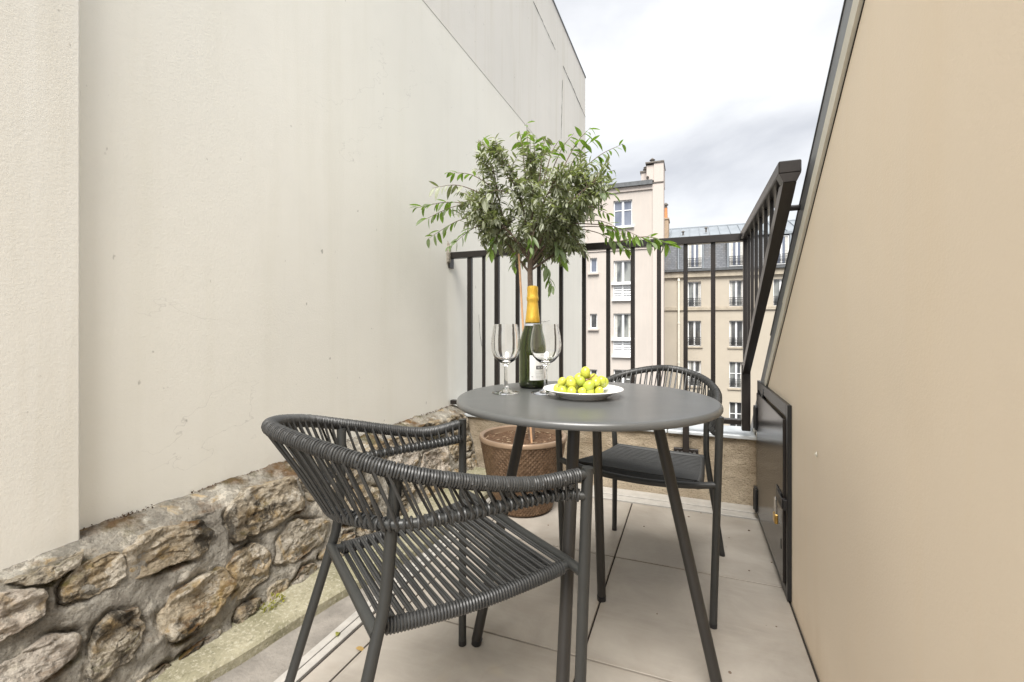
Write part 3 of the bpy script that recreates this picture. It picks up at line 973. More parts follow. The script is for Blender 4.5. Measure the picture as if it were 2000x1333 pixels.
pad = thing('padlock', 'small brass padlock hanging from the hasp of the black hatch', 'padlock', (0.2835, 1.853, 0.262))
obj('lock_body', MB().bbox(-0.006, 0.006, -0.019, 0.019, -0.026, 0.008, 0.003), 'brass', pad)
obj('shackle', MB().tube([(0, -0.012, 0.006), (0, -0.012, 0.05)] + [(0, -0.012 * math.cos(a), 0.05 + 0.012 * math.sin(a)) for a in [k * math.pi / 8 for k in range(1, 8)]] + [(0, 0.012, 0.05), (0, 0.012, 0.006)], 0.0034, 8), 'chrome', pad, True)

# ------------------------------------------------------------------ railing
YR = 2.63
rail = thing('metal_railing', 'dark brown metal balustrade with square bars and a raking return on the right', 'railing', (-0.5, YR, 0.42))
ro = (0.5, -YR, -0.42)
obj('top_rail', rel(MB().bbox(-1.452, 0.298, YR - 0.024, YR + 0.024, 1.372, 1.412, 0.003), ro), 'rail_paint', rail)
obj('bottom_rail', rel(MB().bbox(-1.455, 0.2455, YR - 0.018, YR + 0.018, 0.424, 0.451, 0.003), ro), 'rail_paint', rail)
obj('end_bracket', rel(MB().bbox(-1.462, -1.453, YR - 0.03, YR + 0.03, 1.31, 1.412, 0.002), ro), 'rail_paint', rail)
for x, w in ((-1.32, 0.028), (-1.222, 0.018), (-1.13, 0.028), (-0.992, 0.022), (-0.853, 0.022), (-0.715, 0.022), (-0.577, 0.022), (-0.437, 0.022), (-0.300, 0.022), (-0.160, 0.022), (-0.023, 0.022), (0.113, 0.022)):
    obj('baluster', rel(MB().bbox(x - w / 2, x + w / 2, YR - w / 2, YR + w / 2, 0.4512, 1.3718, 0.0015), ro), 'rail_paint', rail)
XP = 0.268
obj('corner_post', rel(MB().bbox(XP - 0.020, XP + 0.020, YR - 0.02, YR + 0.02, 0.395, 0.735, 0.003), ro), 'rail_paint', rail)
obj('corner_post', rel(MB().bbox(XP - 0.013, XP + 0.013, YR - 0.013, YR + 0.013, 0.7352, 1.3718, 0.002), ro), 'rail_paint', rail)
# the return runs back along the roof edge: level hand rail, raking lower rail
YN = 1.512
obj('top_rail', rel(MB().bbox(XP - 0.029, XP + 0.029, YN + 0.0005, YR - 0.0245, 1.3785, 1.415, 0.003), ro), 'rail_paint', rail)
zs0, zs1 = 0.70, 1.375


def rake_z(y):
    return zs0 + (zs1 - zs0) * (YR - y) / (YR - YN)


k0 = Vector((0, YN - YR, zs1 - zs0)).normalized()
kn = Vector((0, -k0.z, k0.y))
kn = -kn if kn.z < 0 else kn
h = 0.021
pts = [(YR - 0.02, rake_z(YR - 0.02) - 0.024), (YN + 0.035, rake_z(YN + 0.035) - 0.024), (YN + 0.004, 1.352), (YN + 0.03, 1.352), (YN + 0.07, rake_z(YN + 0.07) + 0.024), (YR - 0.02, rake_z(YR - 0.02) + 0.024)]
obj('raking_rail', rel(MB().prism(pts, 'x', XP - 0.017, XP + 0.017), ro), 'rail_paint', rail)
obj('rail_end', rel(MB().prism([(XP - 0.0285, 1.378), (XP - 0.017, 1.353), (XP + 0.017, 1.353), (XP + 0.0285, 1.378)], 'y', YN, YN + 0.045), ro), 'rail_paint', rail)
for i in range(7):
    y = YR - 0.125 - i * 0.135
    z0 = rake_z(y) + 0.024
    if z0 < 1.34:
        obj('baluster', rel(MB().bbox(XP - 0.0065, XP + 0.0065, y - 0.0065, y + 0.0065, z0 - 0.01, 1.378, 0.0015), ro), 'rail_paint', rail)
obj('wall_fixing', rel(MB().tube([(XP + 0.016, 1.62, 1.30), (XP + 0.07, 1.62, 1.30)], 0.009, 10), ro), 'rail_paint', rail)
obj('foot_post', rel(MB().bbox(-0.037, -0.005, 2.594, 2.626, 0.245, 0.4238, 0.002), ro), 'rail_paint', rail)
br = obj('bracket', rel(MB().bbox(-0.083, 0.041, 2.630, 2.652, 0.233, 0.272, 0.002).bbox(-0.047, 0.005, 2.600, 2.6295, 0.236, 0.262, 0.002), ro), 'rail_paint', rail)
for x in (-0.063, 0.021):
    obj('bolt', rel(MB().tube([(x, 2.630, 0.252), (x, 2.619, 0.252)], 0.0075, 6), ro), 'bolt_steel', br)


# ------------------------------------------------------------------ background houses
def wall_with_openings(x0, x1, z0, z1, y, ops, reveal=0.18):
    xs = sorted({x0, x1} | {o[0] for o in ops} | {o[1] for o in ops})
    zs = sorted({z0, z1} | {o[2] for o in ops} | {o[3] for o in ops})
    mb = MB()
    for a, b in zip(xs, xs[1:]):
        for c, d in zip(zs, zs[1:]):
            mx, mz = (a + b) / 2, (c + d) / 2
            if any(o[0] < mx < o[1] and o[2] < mz < o[3] for o in ops):
                continue
            mb.add([(a, y, c), (b, y, c), (b, y, d), (a, y, d)], [(0, 1, 2, 3)])
    yb = y + reveal
    for a, b, c, d in ops:
        mb.add([(a, y, c), (a, yb, c), (a, yb, d), (a, y, d)], [(0, 1, 2, 3)])
        mb.add([(b, y, c), (b, y, d), (b, yb, d), (b, yb, c)], [(0, 1, 2, 3)])
        mb.add([(a, y, c), (b, y, c), (b, yb, c), (a, yb, c)], [(0, 1, 2, 3)])
        mb.add([(a, y, d), (a, yb, d), (b, yb, d), (b, y, d)], [(0, 1, 2, 3)])
    return mb


_cache = {}


def cached(key, fn):
    if key not in _cache:
        _cache[key] = fn()
    return _cache[key]


def window(parent, po_, x0, x1, z0, z1, y, pane='pane_dark', leaves=2, transom=None, sill=None, grille=None, curtain=None):
    """frame mesh (the window) with its panes, sill and grille as children"""
    w, hh = x1 - x0, z1 - z0
    w, hh = round(w, 2), round(hh, 2)
    f = 0.055

    def frame():
        mb = MB()
        mb.box(0, f, 0, 0.07, 0, hh).box(w - f, w, 0, 0.07, 0, hh).box(f, w - f, 0, 0.07, hh - f, hh).box(f, w - f, 0, 0.07, 0, f)
        if leaves == 2:
            mb.box(w / 2 - 0.055, w / 2 + 0.055, -0.012, 0.07, f, hh - f)
        if transom:
            zt = hh * transom
            mb.box(f, w / 2 - 0.055 if leaves == 2 else w - f, 0.003, 0.06, zt - 0.02, zt + 0.02)
            if leaves == 2:
                mb.box(w / 2 + 0.055, w - f, 0.003, 0.06, zt - 0.02, zt + 0.02)
        return mb.mesh('window', M['white_frame'])
    o = link('window', cached(('f', w, hh, leaves, transom), frame), parent, (x0 + po_[0], y + 0.1 + po_[1], z0 + po_[2]))
    spans = [(f, w / 2 - 0.055), (w / 2 + 0.055, w - f)] if leaves == 2 else [(f, w - f)]
    for i, (a, b) in enumerate(spans):
        me = cached(('p', w, hh, leaves, i, pane), lambda: MB().box(a, b, 0.03, 0.045, f, hh - f).mesh('pane', M[pane]))
        link('pane', me, o)
    if curtain:
        for i, (a, b) in enumerate(spans):
            if curtain[i] > 0:
                k = curtain[i]
                me = cached(('c', w, hh, i, k), lambda: MB().box(a + (0 if i == 0 else (b - a) * (1 - k)), a + (b - a) * k if i == 0 else b, 0.024, 0.0295, f, hh - f).mesh('curtain', M['curtain']))
                link('curtain', me, o)
    if sill:
        me = cached(('s', w, sill), lambda: MB().box(-0.1, w + 0.1, -0.22, -0.02, -0.1, -0.004).mesh('sill', M[sill]))
        link('sill', me, o)
    if grille:
        def gr():
            mb = MB()
            top = grille
            mb.box(-0.03, w + 0.03, -0.14, -0.115, top, top + 0.03).box(-0.03, w + 0.03, -0.138, -0.117, 0.06, 0.085)
            mb.box(-0.03, w + 0.03, -0.138, -0.117, top - 0.12, top - 0.1)
            n = 9
            for k in range(n + 1):
                xx = k * w / n
                mb.box(xx - 0.008, xx + 0.008, -0.135, -0.12, 0.085, top)
            for k in range(n):
                cx = (k + 0.5) * w / n
                ring = [(cx + 0.035 * math.cos(a), -0.128, top * 0.42 + 0.07 * math.sin(a)) for a in [q * math.pi / 4 for q in range(8)]]
                mb.tube(ring, 0.007, 4, closed=True)
            return mb.mesh('balcony_grille', M['grille'])
        link('balcony_grille', cached(('g', w, grille), gr), o)
    return o


# pink house
YP = 24.0
pk = thing('pink_house', 'narrow pale pink house with white casement windows and a stepped chimney', 'building', (-6, 29, -17))
pko = (6, -29, 17)
pw = []
for zt, zb in ((7.39, 6.04), (4.27, 3.12), (1.53, 0.23), (-1.38, -2.67), (-4.28, -5.57), (-7.18, -8.47)):
    pw.append((-3.72, -2.77, zb, zt))
    pw.append((-7.72, -6.77, zb, zt))
sm = [(-4.95, -4.57, zb, zb + 0.78) for zb in (3.70, 0.75, -2.2, -5.1, -8.0)]
lv = [(-3.74, -2.77, zb, zb + 0.78) for zb in (2.27, -0.65, -3.55, -6.45)]
obj('wall', rel(wall_with_openings(-12, -1.76, -17, 7.80, YP, pw + sm + lv), pko), 'pink_plaster', pk, recalc=False)
obj('wall', rel(MB().box(-12, -1.86, YP + 0.6, 34, -17, 7.9).box(-1.76, -1.765 + 0.53, YP - 0.06, YP + 0.7, -17, 8.06), pko), 'pink_trim', pk)
obj('cornice', rel(MB().box(-12, -1.761, YP - 0.07, YP + 0.4, 7.80, 8.02), pko), 'pink_trim', pk)
obj('roof_edge', rel(MB().box(-12, -1.761, YP - 0.2, YP + 0.5, 8.022, 8.24), pko), 'dark_zinc', pk)
obj('roof', rel(MB().add([(-12, YP, 8.2), (-1.762, YP, 8.2), (-1.86, 29, 8.9), (-12, 29, 8.9), (-12, 34, 8.0), (-1.86, 34, 8.0)], [(0, 1, 2, 3), (3, 2, 5, 4)]), pko), 'zinc_roof', pk)
obj('string_course', rel(MB().box(-12, -1.761, YP - 0.05, YP - 0.001, 4.80, 4.92), pko), 'pink_trim', pk)
ch = obj('chimney', rel(MB().box(-2.06, -1.70, YP + 0.0, YP + 1.4, 8.25, 9.02).box(-1.699, -1.24, YP - 0.05, YP + 1.4, 8.10, 9.10).box(-2.36, -2.061, YP + 0.4, YP + 1.4, 8.25, 8.82), pko), 'pink_trim', pk)
for bx in ((-2.11, -1.21, YP - 0.1, YP + 1.45, 9.10, 9.17), (-2.42, -2.065, YP + 0.35, YP + 1.45, 8.82, 8.90), (-1.77, -1.22, YP - 0.09, YP - 0.061, 8.07, 8.13)):
    obj('cap', rel(MB().box(*bx), pko), 'chimney_metal', ch)
for x, z, s in ((-1.83, 9.17, 1.0), (-2.18, 8.90, 0.75), (-2.0, 8.27, 0.45)):
    q = MB().lathe([(0.10 * s, z), (0.10 * s, z + 0.18 * s), (0.17 * s, z + 0.19 * s), (0.17 * s, z + 0.23 * s), (0.09 * s, z + 0.25 * s), (0.09 * s, z + 0.31 * s), (0.15 * s, z + 0.33 * s), (0.03 * s, z + 0.44 * s)], 14, x, YP + (0.7 if s > 0.5 else -0.1))
    obj('chimney_pot', rel(q, pko), 'chimney_metal', ch)
panes = ['pane_blue', 'pane_mixed', 'pane_mixed', 'pane_dark', 'pane_dark', 'pane_dark']
for i, (a, b, c, d) in enumerate(pw):
    k = i // 2
    window(pk, pko, a, b, c, d, YP, panes[k], 2, 0.62 if k in (0, 3) else None, 'white_frame', None, [(0, 0), (0.3, 0), (0.35, 0.4)][k] if k < 3 and i % 2 == 0 else None)
for a, b, c, d in sm:
    window(pk, pko, a, b, c, d, YP, 'pane_blue' if c > 3 else 'pane_dark', 1, None, 'pink_trim')
for a, b, c, d in lv:
    q = MB().box(a, a + 0.05, YP + 0.03, YP + 0.1, c, d).box(b - 0.05, b, YP + 0.03, YP + 0.1, c, d).box((a + b) / 2 - 0.04, (a + b) / 2 + 0.04, YP + 0.03, YP + 0.1, c, d)
    q.box(a + 0.05, b - 0.05, YP + 0.031, YP + 0.1, c, c + 0.06).box(a + 0.05, b - 0.05, YP + 0.031, YP + 0.1, d - 0.06, d).box(a, b, YP + 0.15, YP + 0.17, c, d)
    p = obj('louvre_panel', rel(q, pko), 'white_frame', pk)
    for s0, s1 in ((a + 0.05, (a + b) / 2 - 0.04), ((a + b) / 2 + 0.04, b - 0.05)):
        for k in range(5):
            z = c + 0.09 + k * 0.125
            obj('slat', rel(MB().prism([(YP + 0.035, z), (YP + 0.05, z), (YP + 0.12, z + 0.09), (YP + 0.105, z + 0.09)], 'x', s0, s1), pko), 'white_frame', p)
    obj('ledge', rel(MB().box(a - 0.05, b + 0.05, YP - 0.12, YP - 0.002, c - 0.09, c - 0.01), pko), 'white_frame', p)
obj('corner_strip', rel(MB().box(-5.55, -5.10, YP - 0.03, YP - 0.002, -17, 7.6), pko), 'pink_trim', pk)

# beige house behind
YB = 32.0
bg = thing('beige_mansard_house', 'beige apartment house with slate mansard, zinc roof and small iron balconies', 'building', (3, 37, -17))
bgo = (-3, -37, 17)
cols = (-2.60, -0.14, 2.32, 4.78, 7.24)
rows = (2.10, -0.46, -3.07, -5.63, -8.2, -10.8)
ops = [(x, x + 0.8, z, z + 1.67) for x in cols for z in rows]
obj('wall', rel(wall_with_openings(-5, 10, -17, 4.42, YB, ops, 0.22), bgo), 'beige_plaster', bg, recalc=False)
obj('wall', rel(MB().box(-5, 10, YB + 0.7, 42, -17, 4.4), bgo), 'beige_plaster', bg)
obj('cornice', rel(MB().box(-5, 10, YB - 0.16, YB - 0.001, 4.05, 4.40), bgo), 'beige_trim', bg)
obj('gutter', rel(MB().box(-5, 10, YB - 0.3, YB + 0.2, 4.425, 4.58), bgo), 'dark_zinc', bg)
for z in (1.90, -3.45 - 5.2):
    obj('string_course', rel(MB().box(-5, 10, YB - 0.09, YB - 0.001, z, z + 0.09).box(-5, 10, YB - 0.05, YB - 0.001, z + 0.1, z + 0.22), bgo), 'beige_trim', bg)
obj('mansard', rel(MB().prism([(YB + 0.05, 4.58), (YB + 0.55, 6.62), (YB + 1.2, 6.62), (YB + 1.2, 4.58)], 'x', -5, 10), bgo), 'slate', bg)
obj('mansard_edge', rel(MB().box(-5, 10, YB + 0.38, YB + 0.75, 6.62, 6.72), bgo), 'zinc_roof', bg)
sheet = MB().add([(0, 0, 0), (0.59, 0, 0), (0.59, 3.2, 1.25), (0, 3.2, 1.25)], [(0, 1, 2, 3)]).prism([(0.585, 0), (0.625, 0), (0.625, 0.06), (0.585, 0.06)], 'y', 0, 0.001)
sheet.add([(0.585, 0, 0), (0.625, 0, 0), (0.625, 3.2, 1.25), (0.585, 3.2, 1.25), (0.585, 0, 0.07), (0.625, 0, 0.07), (0.625, 3.2, 1.32), (0.585, 3.2, 1.32)],
          [(4, 5, 6, 7), (0, 4, 7, 3), (1, 2, 6, 5)])
sheet = sheet.mesh('zinc_sheet', M['zinc_roof'], recalc=False)
for k in range(24):
    link('zinc_sheet', sheet, bg, (-5 + k * 0.625 + bgo[0], YB + 0.45 + bgo[1], 6.721 + bgo[2]))
obj('roof_ridge', rel(MB().box(-5, 10, YB + 3.6, YB + 3.9, 7.93, 8.06), bgo), 'zinc_roof', bg)
for x, z in ((-0.45, 7.05), (1.0, 7.2)):
    obj('roof_vent', rel(MB().lathe([(0.05, z), (0.05, z + 0.25), (0.14, z + 0.27), (0.02, z + 0.36)], 10, x, YB + 1.4), bgo), 'chimney_metal', bg)
k = 0
for x in cols:
    for z in rows:
        k += 1
        window(bg, bgo, x, x + 0.8, z, z + 1.67, YB + 0.05, ('pane_dark', 'pane_mixed')[k % 2], 2, 0.55 if z in (-3.07, -5.63) else None, 'beige_trim', 0.56,
               [(0, 0), (0.45, 0.2), (0.25, 0), (0, 0.4)][k % 4])
for x in cols:
    d = obj('dormer', rel(MB().box(x - 0.12, x - 0.02, YB - 0.02, YB + 1.1, 4.585, 6.5).box(x + 0.86, x + 0.96, YB - 0.02, YB + 1.1, 4.585, 6.5).box(x - 0.12, x + 0.96, YB - 0.06, YB + 1.1, 6.5, 6.62), bgo), 'zinc_roof', bg)
    window(bg, bgo, x + 0.0, x + 0.84, 4.66, 6.42, YB - 0.07, 'pane_blue', 2, None, None, 0.6, (0.5, 0.5))
obj('downpipe', rel(MB().tube([(-0.70, YB - 0.12, -17), (-0.70, YB - 0.12, 4.0)], 0.065, 10), bgo), 'cream_trim', bg)
for z in (3.8, 1.0, -1.6, -4.2):
    obj('pipe_collar', rel(MB().tube([(-0.70, YB - 0.12, z), (-0.70, YB - 0.12, z + 0.12)], 0.085, 10), bgo), 'cream_trim', bg)
obj('downpipe', rel(MB().tube([(-0.72, YB + 0.30, 6.55), (-0.72, YB - 0.05, 4.9), (-0.70, YB - 0.2, 4.5)], 0.05, 8), bgo), 'zinc_roof', bg)
c2 = obj('chimney', rel(MB().box(-1.9, -1.38, YB + 0.8, YB + 2.2, 6.0, 8.15).box(-1.95, -1.33, YB + 0.75, YB + 2.25, 8.15, 8.25), bgo), 'brick_brown', bg)
obj('chimney_pot', rel(MB().lathe([(0.12, 8.25), (0.10, 8.95), (0.12, 9.0)], 12, -1.56, YB + 1.1), bgo), 'terracotta', c2)
obj('chimney_cowl', rel(MB().lathe([(0.09, 9.0), (0.09, 9.15), (0.16, 9.17), (0.16, 9.24), (0.03, 9.36)], 12, -1.56, YB + 1.1), bgo), 'chimney_metal', c2)

# ------------------------------------------------------------------ bistro table
TC = Vector((-0.275, 1.252, 0))
tb = thing('bistro_table', 'round dark grey metal bistro table with four splayed tube legs', 'table', TC)
RT, HT = 0.352, 0.742
prof = [(0.0, HT)] + [(0.05 * k, HT) for k in range(1, 7)] + [(RT - 0.009, HT)]
for a in range(1, 9):
    t = a / 8 * math.pi * 0.5
    prof.append((RT - 0.009 + 0.009 * math.sin(t), HT - 0.009 + 0.009 * math.cos(t)))
prof += [(RT, HT - 0.013), (RT - 0.002, HT - 0.0165), (RT - 0.006, HT - 0.018), (RT - 0.012, HT - 0.0175), (RT - 0.014, HT - 0.012), (0.0, HT - 0.012)]
obj('tabletop', MB().lathe(prof, 128), 'table_coat', tb, True, 30)
fc = Vector((-0.26 - TC.x, 1.233 - TC.y, 0))
for fx, fy in ((-0.587, 1.211), (-0.282, 1.561), (0.068, 1.255), (-0.252, 0.905)):
    f0 = Vector((fx - TC.x, fy - TC.y, 0.0))
    f1 = fc + (f0 - fc) * 0.52 + Vector((0, 0, HT - 0.0125))
    lg = obj('leg', MB().tube([f0 + Vector((0, 0, 0.012)), f1], 0.0145, 16), 'dark_coat', tb, True)
    obj('foot_cap', MB().tube([f0, f0 + (f1 - f0).normalized() * 0.018], 0.0152, 16), 'black_steel', lg, True)
sp = MB()
for a, b in ((0, 2), (1, 3)):
    P = [((-0.587, 1.211), (-0.282, 1.561), (0.068, 1.255), (-0.252, 0.905))[i] for i in (a, b)]
    A, B = [fc + (Vector((p[0] - TC.x, p[1] - TC.y, 0)) - fc) * 0.52 + Vector((0, 0, HT - 0.022 - 0.012 * (a == 1))) for p in P]
    sp.tube([A, B], 0.0085, 8)
obj('under_frame', sp, 'powder_coat', tb)

# ------------------------------------------------------------------ rope chairs
def make_chair(label):
    t = thing('rope_chair', label, 'chair', group='rope armchairs at the bistro table')
    leg_r = 0.0115
    for s in (-1, 1):
        lg = obj('leg', MB().tube([(s * 0.254, 0.226, 0.010), (s * 0.274, 0.237, 0.658)], leg_r, 14), 'powder_coat', t, True)
        obj('foot_cap', MB().tube([(s * 0.254, 0.226, 0), (s * 0.2543, 0.2262, 0.014)], 0.0119, 14), 'black_steel', lg, True)
    for s in (-1, 1):
        P = crom([(s * 0.225, -0.268, 0.010), (s * 0.205, -0.212, 0.21), (s * 0.186, -0.158, 0.40), (s * 0.183, -0.140, 0.47), (s * 0.188, -0.130, 0.59), (s * 0.204, -0.126, 0.688)], 8)
        lg = obj('leg', MB().tube(P, 0.0108, 14), 'powder_coat', t, True)
        obj('foot_cap', MB().tube([(s * 0.226, -0.2705, 0), (s * 0.2245, -0.2665, 0.014)], 0.0113, 14), 'black_steel', lg, True)
    obj('front_rail', MB().tube(crom([(-0.263, 0.234, 0.445), (-0.2, 0.247, 0.437), (-0.1, 0.256, 0.428), (0, 0.258, 0.425), (0.1, 0.256, 0.428), (0.2, 0.247, 0.437), (0.263, 0.234, 0.445)], 6), 0.0105, 12), 'powder_coat', t, True)
    obj('rear_rail', MB().tube([(-0.184, -0.155, 0.419), (0.184, -0.155, 0.419)], 0.0105, 12), 'powder_coat', t, True)
    # seat: side rails wrapped with cord, cords stretched between them in pairs
    sides = {}
    for s in (-1, 1):
        P = crom([(s * 0.208, 0.244, 0.436), (s * 0.203, 0.16, 0.426), (s * 0.188, 0.03, 0.414), (s * 0.170, -0.10, 0.414), (s * 0.163, -0.155, 0.419)], 8)
        obj('side_rail', MB().tube(P, 0.0095, 10), 'powder_coat', t, True)
        sides[s], L = arc_sample(P)
        wr = MB()
        n = 60
        for k in range(n):
            p, tg = sides[s](0.05 + 0.89 * k / (n - 1))
            u = Vector((0, 0, 1)); u = (u - tg * u.dot(tg)).normalized(); w = tg.cross(u)
            wr.tube([p + (u * math.cos(a) + w * math.sin(a)) * 0.0118 for a in [q * math.pi / 5 for q in range(10)]], 0.0029, 6, closed=True)
        tag(obj('cord_wrap', wr, 'cord', t, True, recalc=False), kind='stuff')
    n = 20
    for k in range(n):
        for m in (-1, 1):
            for lay, dz in ((0, 0.0135), (1, -0.0128)):
                sN = 0.06 + 0.87 * (k + 0.12 * lay) / (n - 0.8) + m * 0.0071
                a, _ = sides[-1](sN)
                b, _ = sides[1](sN)
                up = Vector((0, 0, dz))
                sag = Vector((0, 0, -0.004 if lay == 0 else 0.001))
                c = (a + b) / 2 + up + sag + Vector((0, random.uniform(-1, 1) * 0.0006, 0))
                obj('seat_cord', MB().tube([a + up, a.lerp(b, 0.25) + up + sag * 0.7, c, a.lerp(b, 0.75) + up + sag * 0.7, b + up], 0.0027, 6), 'cord', t, True, recalc=False)
    # arm and back: two looped rails, both wrapped, cords between
    def loop(h, mid):
        return crom([Vector(p) for p in h] + [Vector(mid)] + [Vector((-p[0], p[1], p[2])) for p in h[::-1]], 14)
    top = loop([(0.273, 0.232, 0.645), (0.246, 0.099, 0.642), (0.227, -0.092, 0.687), (0.147, -0.221, 0.728)], (0, -0.297, 0.751))
    low = loop([(0.273, 0.232, 0.602), (0.246, 0.170, 0.606), (0.216, -0.094, 0.605), (0.128, -0.173, 0.598)], (0, -0.196, 0.582))
    obj('top_rail', MB().tube(top, 0.0095, 12), 'powder_coat', t, True)
    obj('lower_rail', MB().tube(low, 0.0085, 12), 'powder_coat', t, True)
    ft, Lt = arc_sample(top)
    fl, Ll = arc_sample(low)

    def rings(f, n, rad, skip=None, every=None):
        mb = MB()
        for k in range(n):
            s = 0.012 + 0.976 * k / (n - 1)
            p, tg = f(s)
            tg = (tg + Vector((0, 0, 0.06 * math.sin(k * 1.7)))).normalized()
            u = Vector((0, 0, 1)); u = (u - tg * u.dot(tg)).normalized(); w = tg.cross(u)
            rr = rad + random.uniform(-1, 1) * 0.0003
            mb.tube([p + (u * math.cos(a) + w * math.sin(a)) * rr for a in [q * math.pi / 6 for q in range(12)]], 0.0028, 6, closed=True)
        return mb
    tag(obj('cord_wrap', rings(ft, int(Lt / 0.0054), 0.0119), 'cord', t, True, recalc=False), kind='stuff')
    tag(obj('cord_wrap', rings(fl, int(Ll / 0.0115), 0.0102), 'cord', t, True, recalc=False), kind='stuff')
    N = 53
    for k in range(N):
        for lay in (0, 1):
            s = 0.018 + 0.964 * (k + 0.5 * lay + random.uniform(-0.08, 0.08)) / (N - 0.5)
            if not 0.015 < s < 0.985:
                continue
            dd = 0.0035 if lay else 0.001
            p, tg = ft(s + dd)
            q, tq = fl(s - dd)
            outw = Vector((tg.y, -tg.x, 0)).normalized()
            if outw.dot(Vector((p.x, p.y + 0.0, 0))) < 0:
                outw = -outw
            o = outw * (0.0119 if lay == 0 else -0.0119)
            o2 = outw * (0.0105 if lay == 0 else -0.0105)
            mid = (p + q) / 2 + (o + o2) / 2 * 0.8
            path = [p + o * 0.55 + Vector((0, 0, 0.010)), p + o, mid, q + o2, q + o2 * 0.5 - Vector((0, 0, 0.009))]
            obj('cord', MB().tube(path, 0.0027, 6), 'cord', t, True, recalc=False)
    return t


def copy_tree(o, parent=None):
    c = o.copy()
    COL.objects.link(c)
    if parent is not None:
        c.parent = parent
    for chd in list(o.children):
        copy_tree(chd, c)
    return c


chair1 = make_chair('charcoal rope armchair in the foreground seen from behind, left of the table')
chair2 = copy_tree(chair1)
chair1.location = (-0.55, 0.862, 0)
chair1.rotation_euler = (0, 0, -0.624)
chair2['label'] = 'charcoal rope armchair behind the table by the low parapet, facing the camera'
chair2.location = (-0.146, 1.812, 0)
chair2.rotation_euler = (0, 0, 2.974)

# ------------------------------------------------------------------ things on the table
bt = thing('champagne_bottle', 'green champagne bottle with gold foil neck and white label', 'bottle', (-0.465, 1.367, HT), R(21.4))
shell = [(0.0, 0.0155), (0.02, 0.013), (0.032, 0.002), (0.037, 0.0), (0.0415, 0.004), (0.0425, 0.012), (0.0425, 0.115), (0.042, 0.13), (0.0395, 0.150), (0.0335, 0.172), (0.0265, 0.193), (0.0212, 0.213), (0.0185, 0.235), (0.0165, 0.26), (0.0152, 0.29)]
inner = [(r - 0.003 if r > 0.004 else 0.0, z + (0.004 if z < 0.02 else 0.0)) for r, z in shell]
obj('glass_body', MB().lathe(shell + inner[::-1][:-1] + [(0.0, 0.0195)], 56), 'green_glass', bt, True, 50)
foil = [(0.0225, 0.2045), (0.0237, 0.207), (0.0218, 0.222), (0.0197, 0.24), (0.0178, 0.262), (0.0172, 0.272), (0.0188, 0.276), (0.0192, 0.283), (0.0180, 0.288), (0.0172, 0.298), (0.0176, 0.312), (0.0170, 0.319), (0.010, 0.322), (0.0, 0.3225)]
obj('foil', MB().lathe(foil, 48), 'gold_foil', bt, True, 50)


def on_cyl(mb, x, z, r, cx0):
    return (r * math.sin(cx0 + x / r), -r * math.cos(cx0 + x / r), z)


def curved_patch(x0, x1, z0, z1, r, c, n=12):
    mb = MB()
    for k in range(n + 1):
        x = x0 + (x1 - x0) * k / n
        mb.v += [on_cyl(mb, x, z0, r, c), on_cyl(mb, x, z1, r, c), on_cyl(mb, x, z0, r + 0.0003, c), on_cyl(mb, x, z1, r + 0.0003, c)]
    for k in range(n):
        a, b = 4 * k, 4 * k + 4
        mb.f += [(a + 2, b + 2, b + 3, a + 3), (a, a + 1, b + 1, b), (a + 1, a + 3, b + 3, b + 1), (a, b, b + 2, a + 2)]
    return mb


LC = 0.47                                     # label centre, turned to the right of the camera
lab = obj('label', curved_patch(-0.031, 0.034, 0.027, 0.104, 0.0427, LC), 'paper', bt, True)
obj('badge', curved_patch(-0.011, 0.013, 0.061, 0.072, 0.0431, LC), 'ink', lab, True)
tx = MB()
for cx, segs in ((-0.0065, 'B'), (-0.0005, 'E'), (0.0055, 'R')):
    bars = {'B': [(0, 0.0012, 0, 0.006), (0.0012, 0.003, 0, 0.001), (0.0012, 0.003, 0.0025, 0.0035), (0.0012, 0.003, 0.005, 0.006), (0.003, 0.0038, 0.0006, 0.0027), (0.003, 0.0038, 0.0033, 0.0054)],
            'E': [(0, 0.0012, 0, 0.006), (0.0012, 0.0036, 0, 0.001), (0.0012, 0.003, 0.0025, 0.0035), (0.0012, 0.0036, 0.005, 0.006)],
            'R': [(0, 0.0012, 0, 0.006), (0.0012, 0.003, 0.0025, 0.0035), (0.0012, 0.003, 0.005, 0.006), (0.003, 0.0038, 0.0033, 0.0054), (0.0025, 0.0038, 0, 0.0025)]}[segs]
    for a, b, c, d in bars:
        pmb = curved_patch(cx + a, cx + b, 0.0635 + c, 0.0635 + d, 0.0435, LC, 1)
        tx.add(pmb.v, pmb.f)
obj('lettering', tx, 'paper', lab)
fi = MB()
for a, b, c, d in ((-0.026, -0.021, 0.0375, 0.0395), (0.009, 0.0105, 0.046, 0.057), (-0.012, 0.010, 0.053, 0.0535), (-0.012, 0.012, 0.0475, 0.048), (-0.012, 0.006, 0.0375, 0.038)):
    pmb = curved_patch(a, b, c, d, 0.0431, LC, 3)
    fi.add(pmb.v, pmb.f)
obj('small_print', fi, 'grey_ink', lab)
obj('neck_band', MB().lathe([(0.0228, 0.1955), (0.0262, 0.1955), (0.0240, 0.2025), (0.0225, 0.2025)], 40, close=True), 'grey_ink', bt, True)


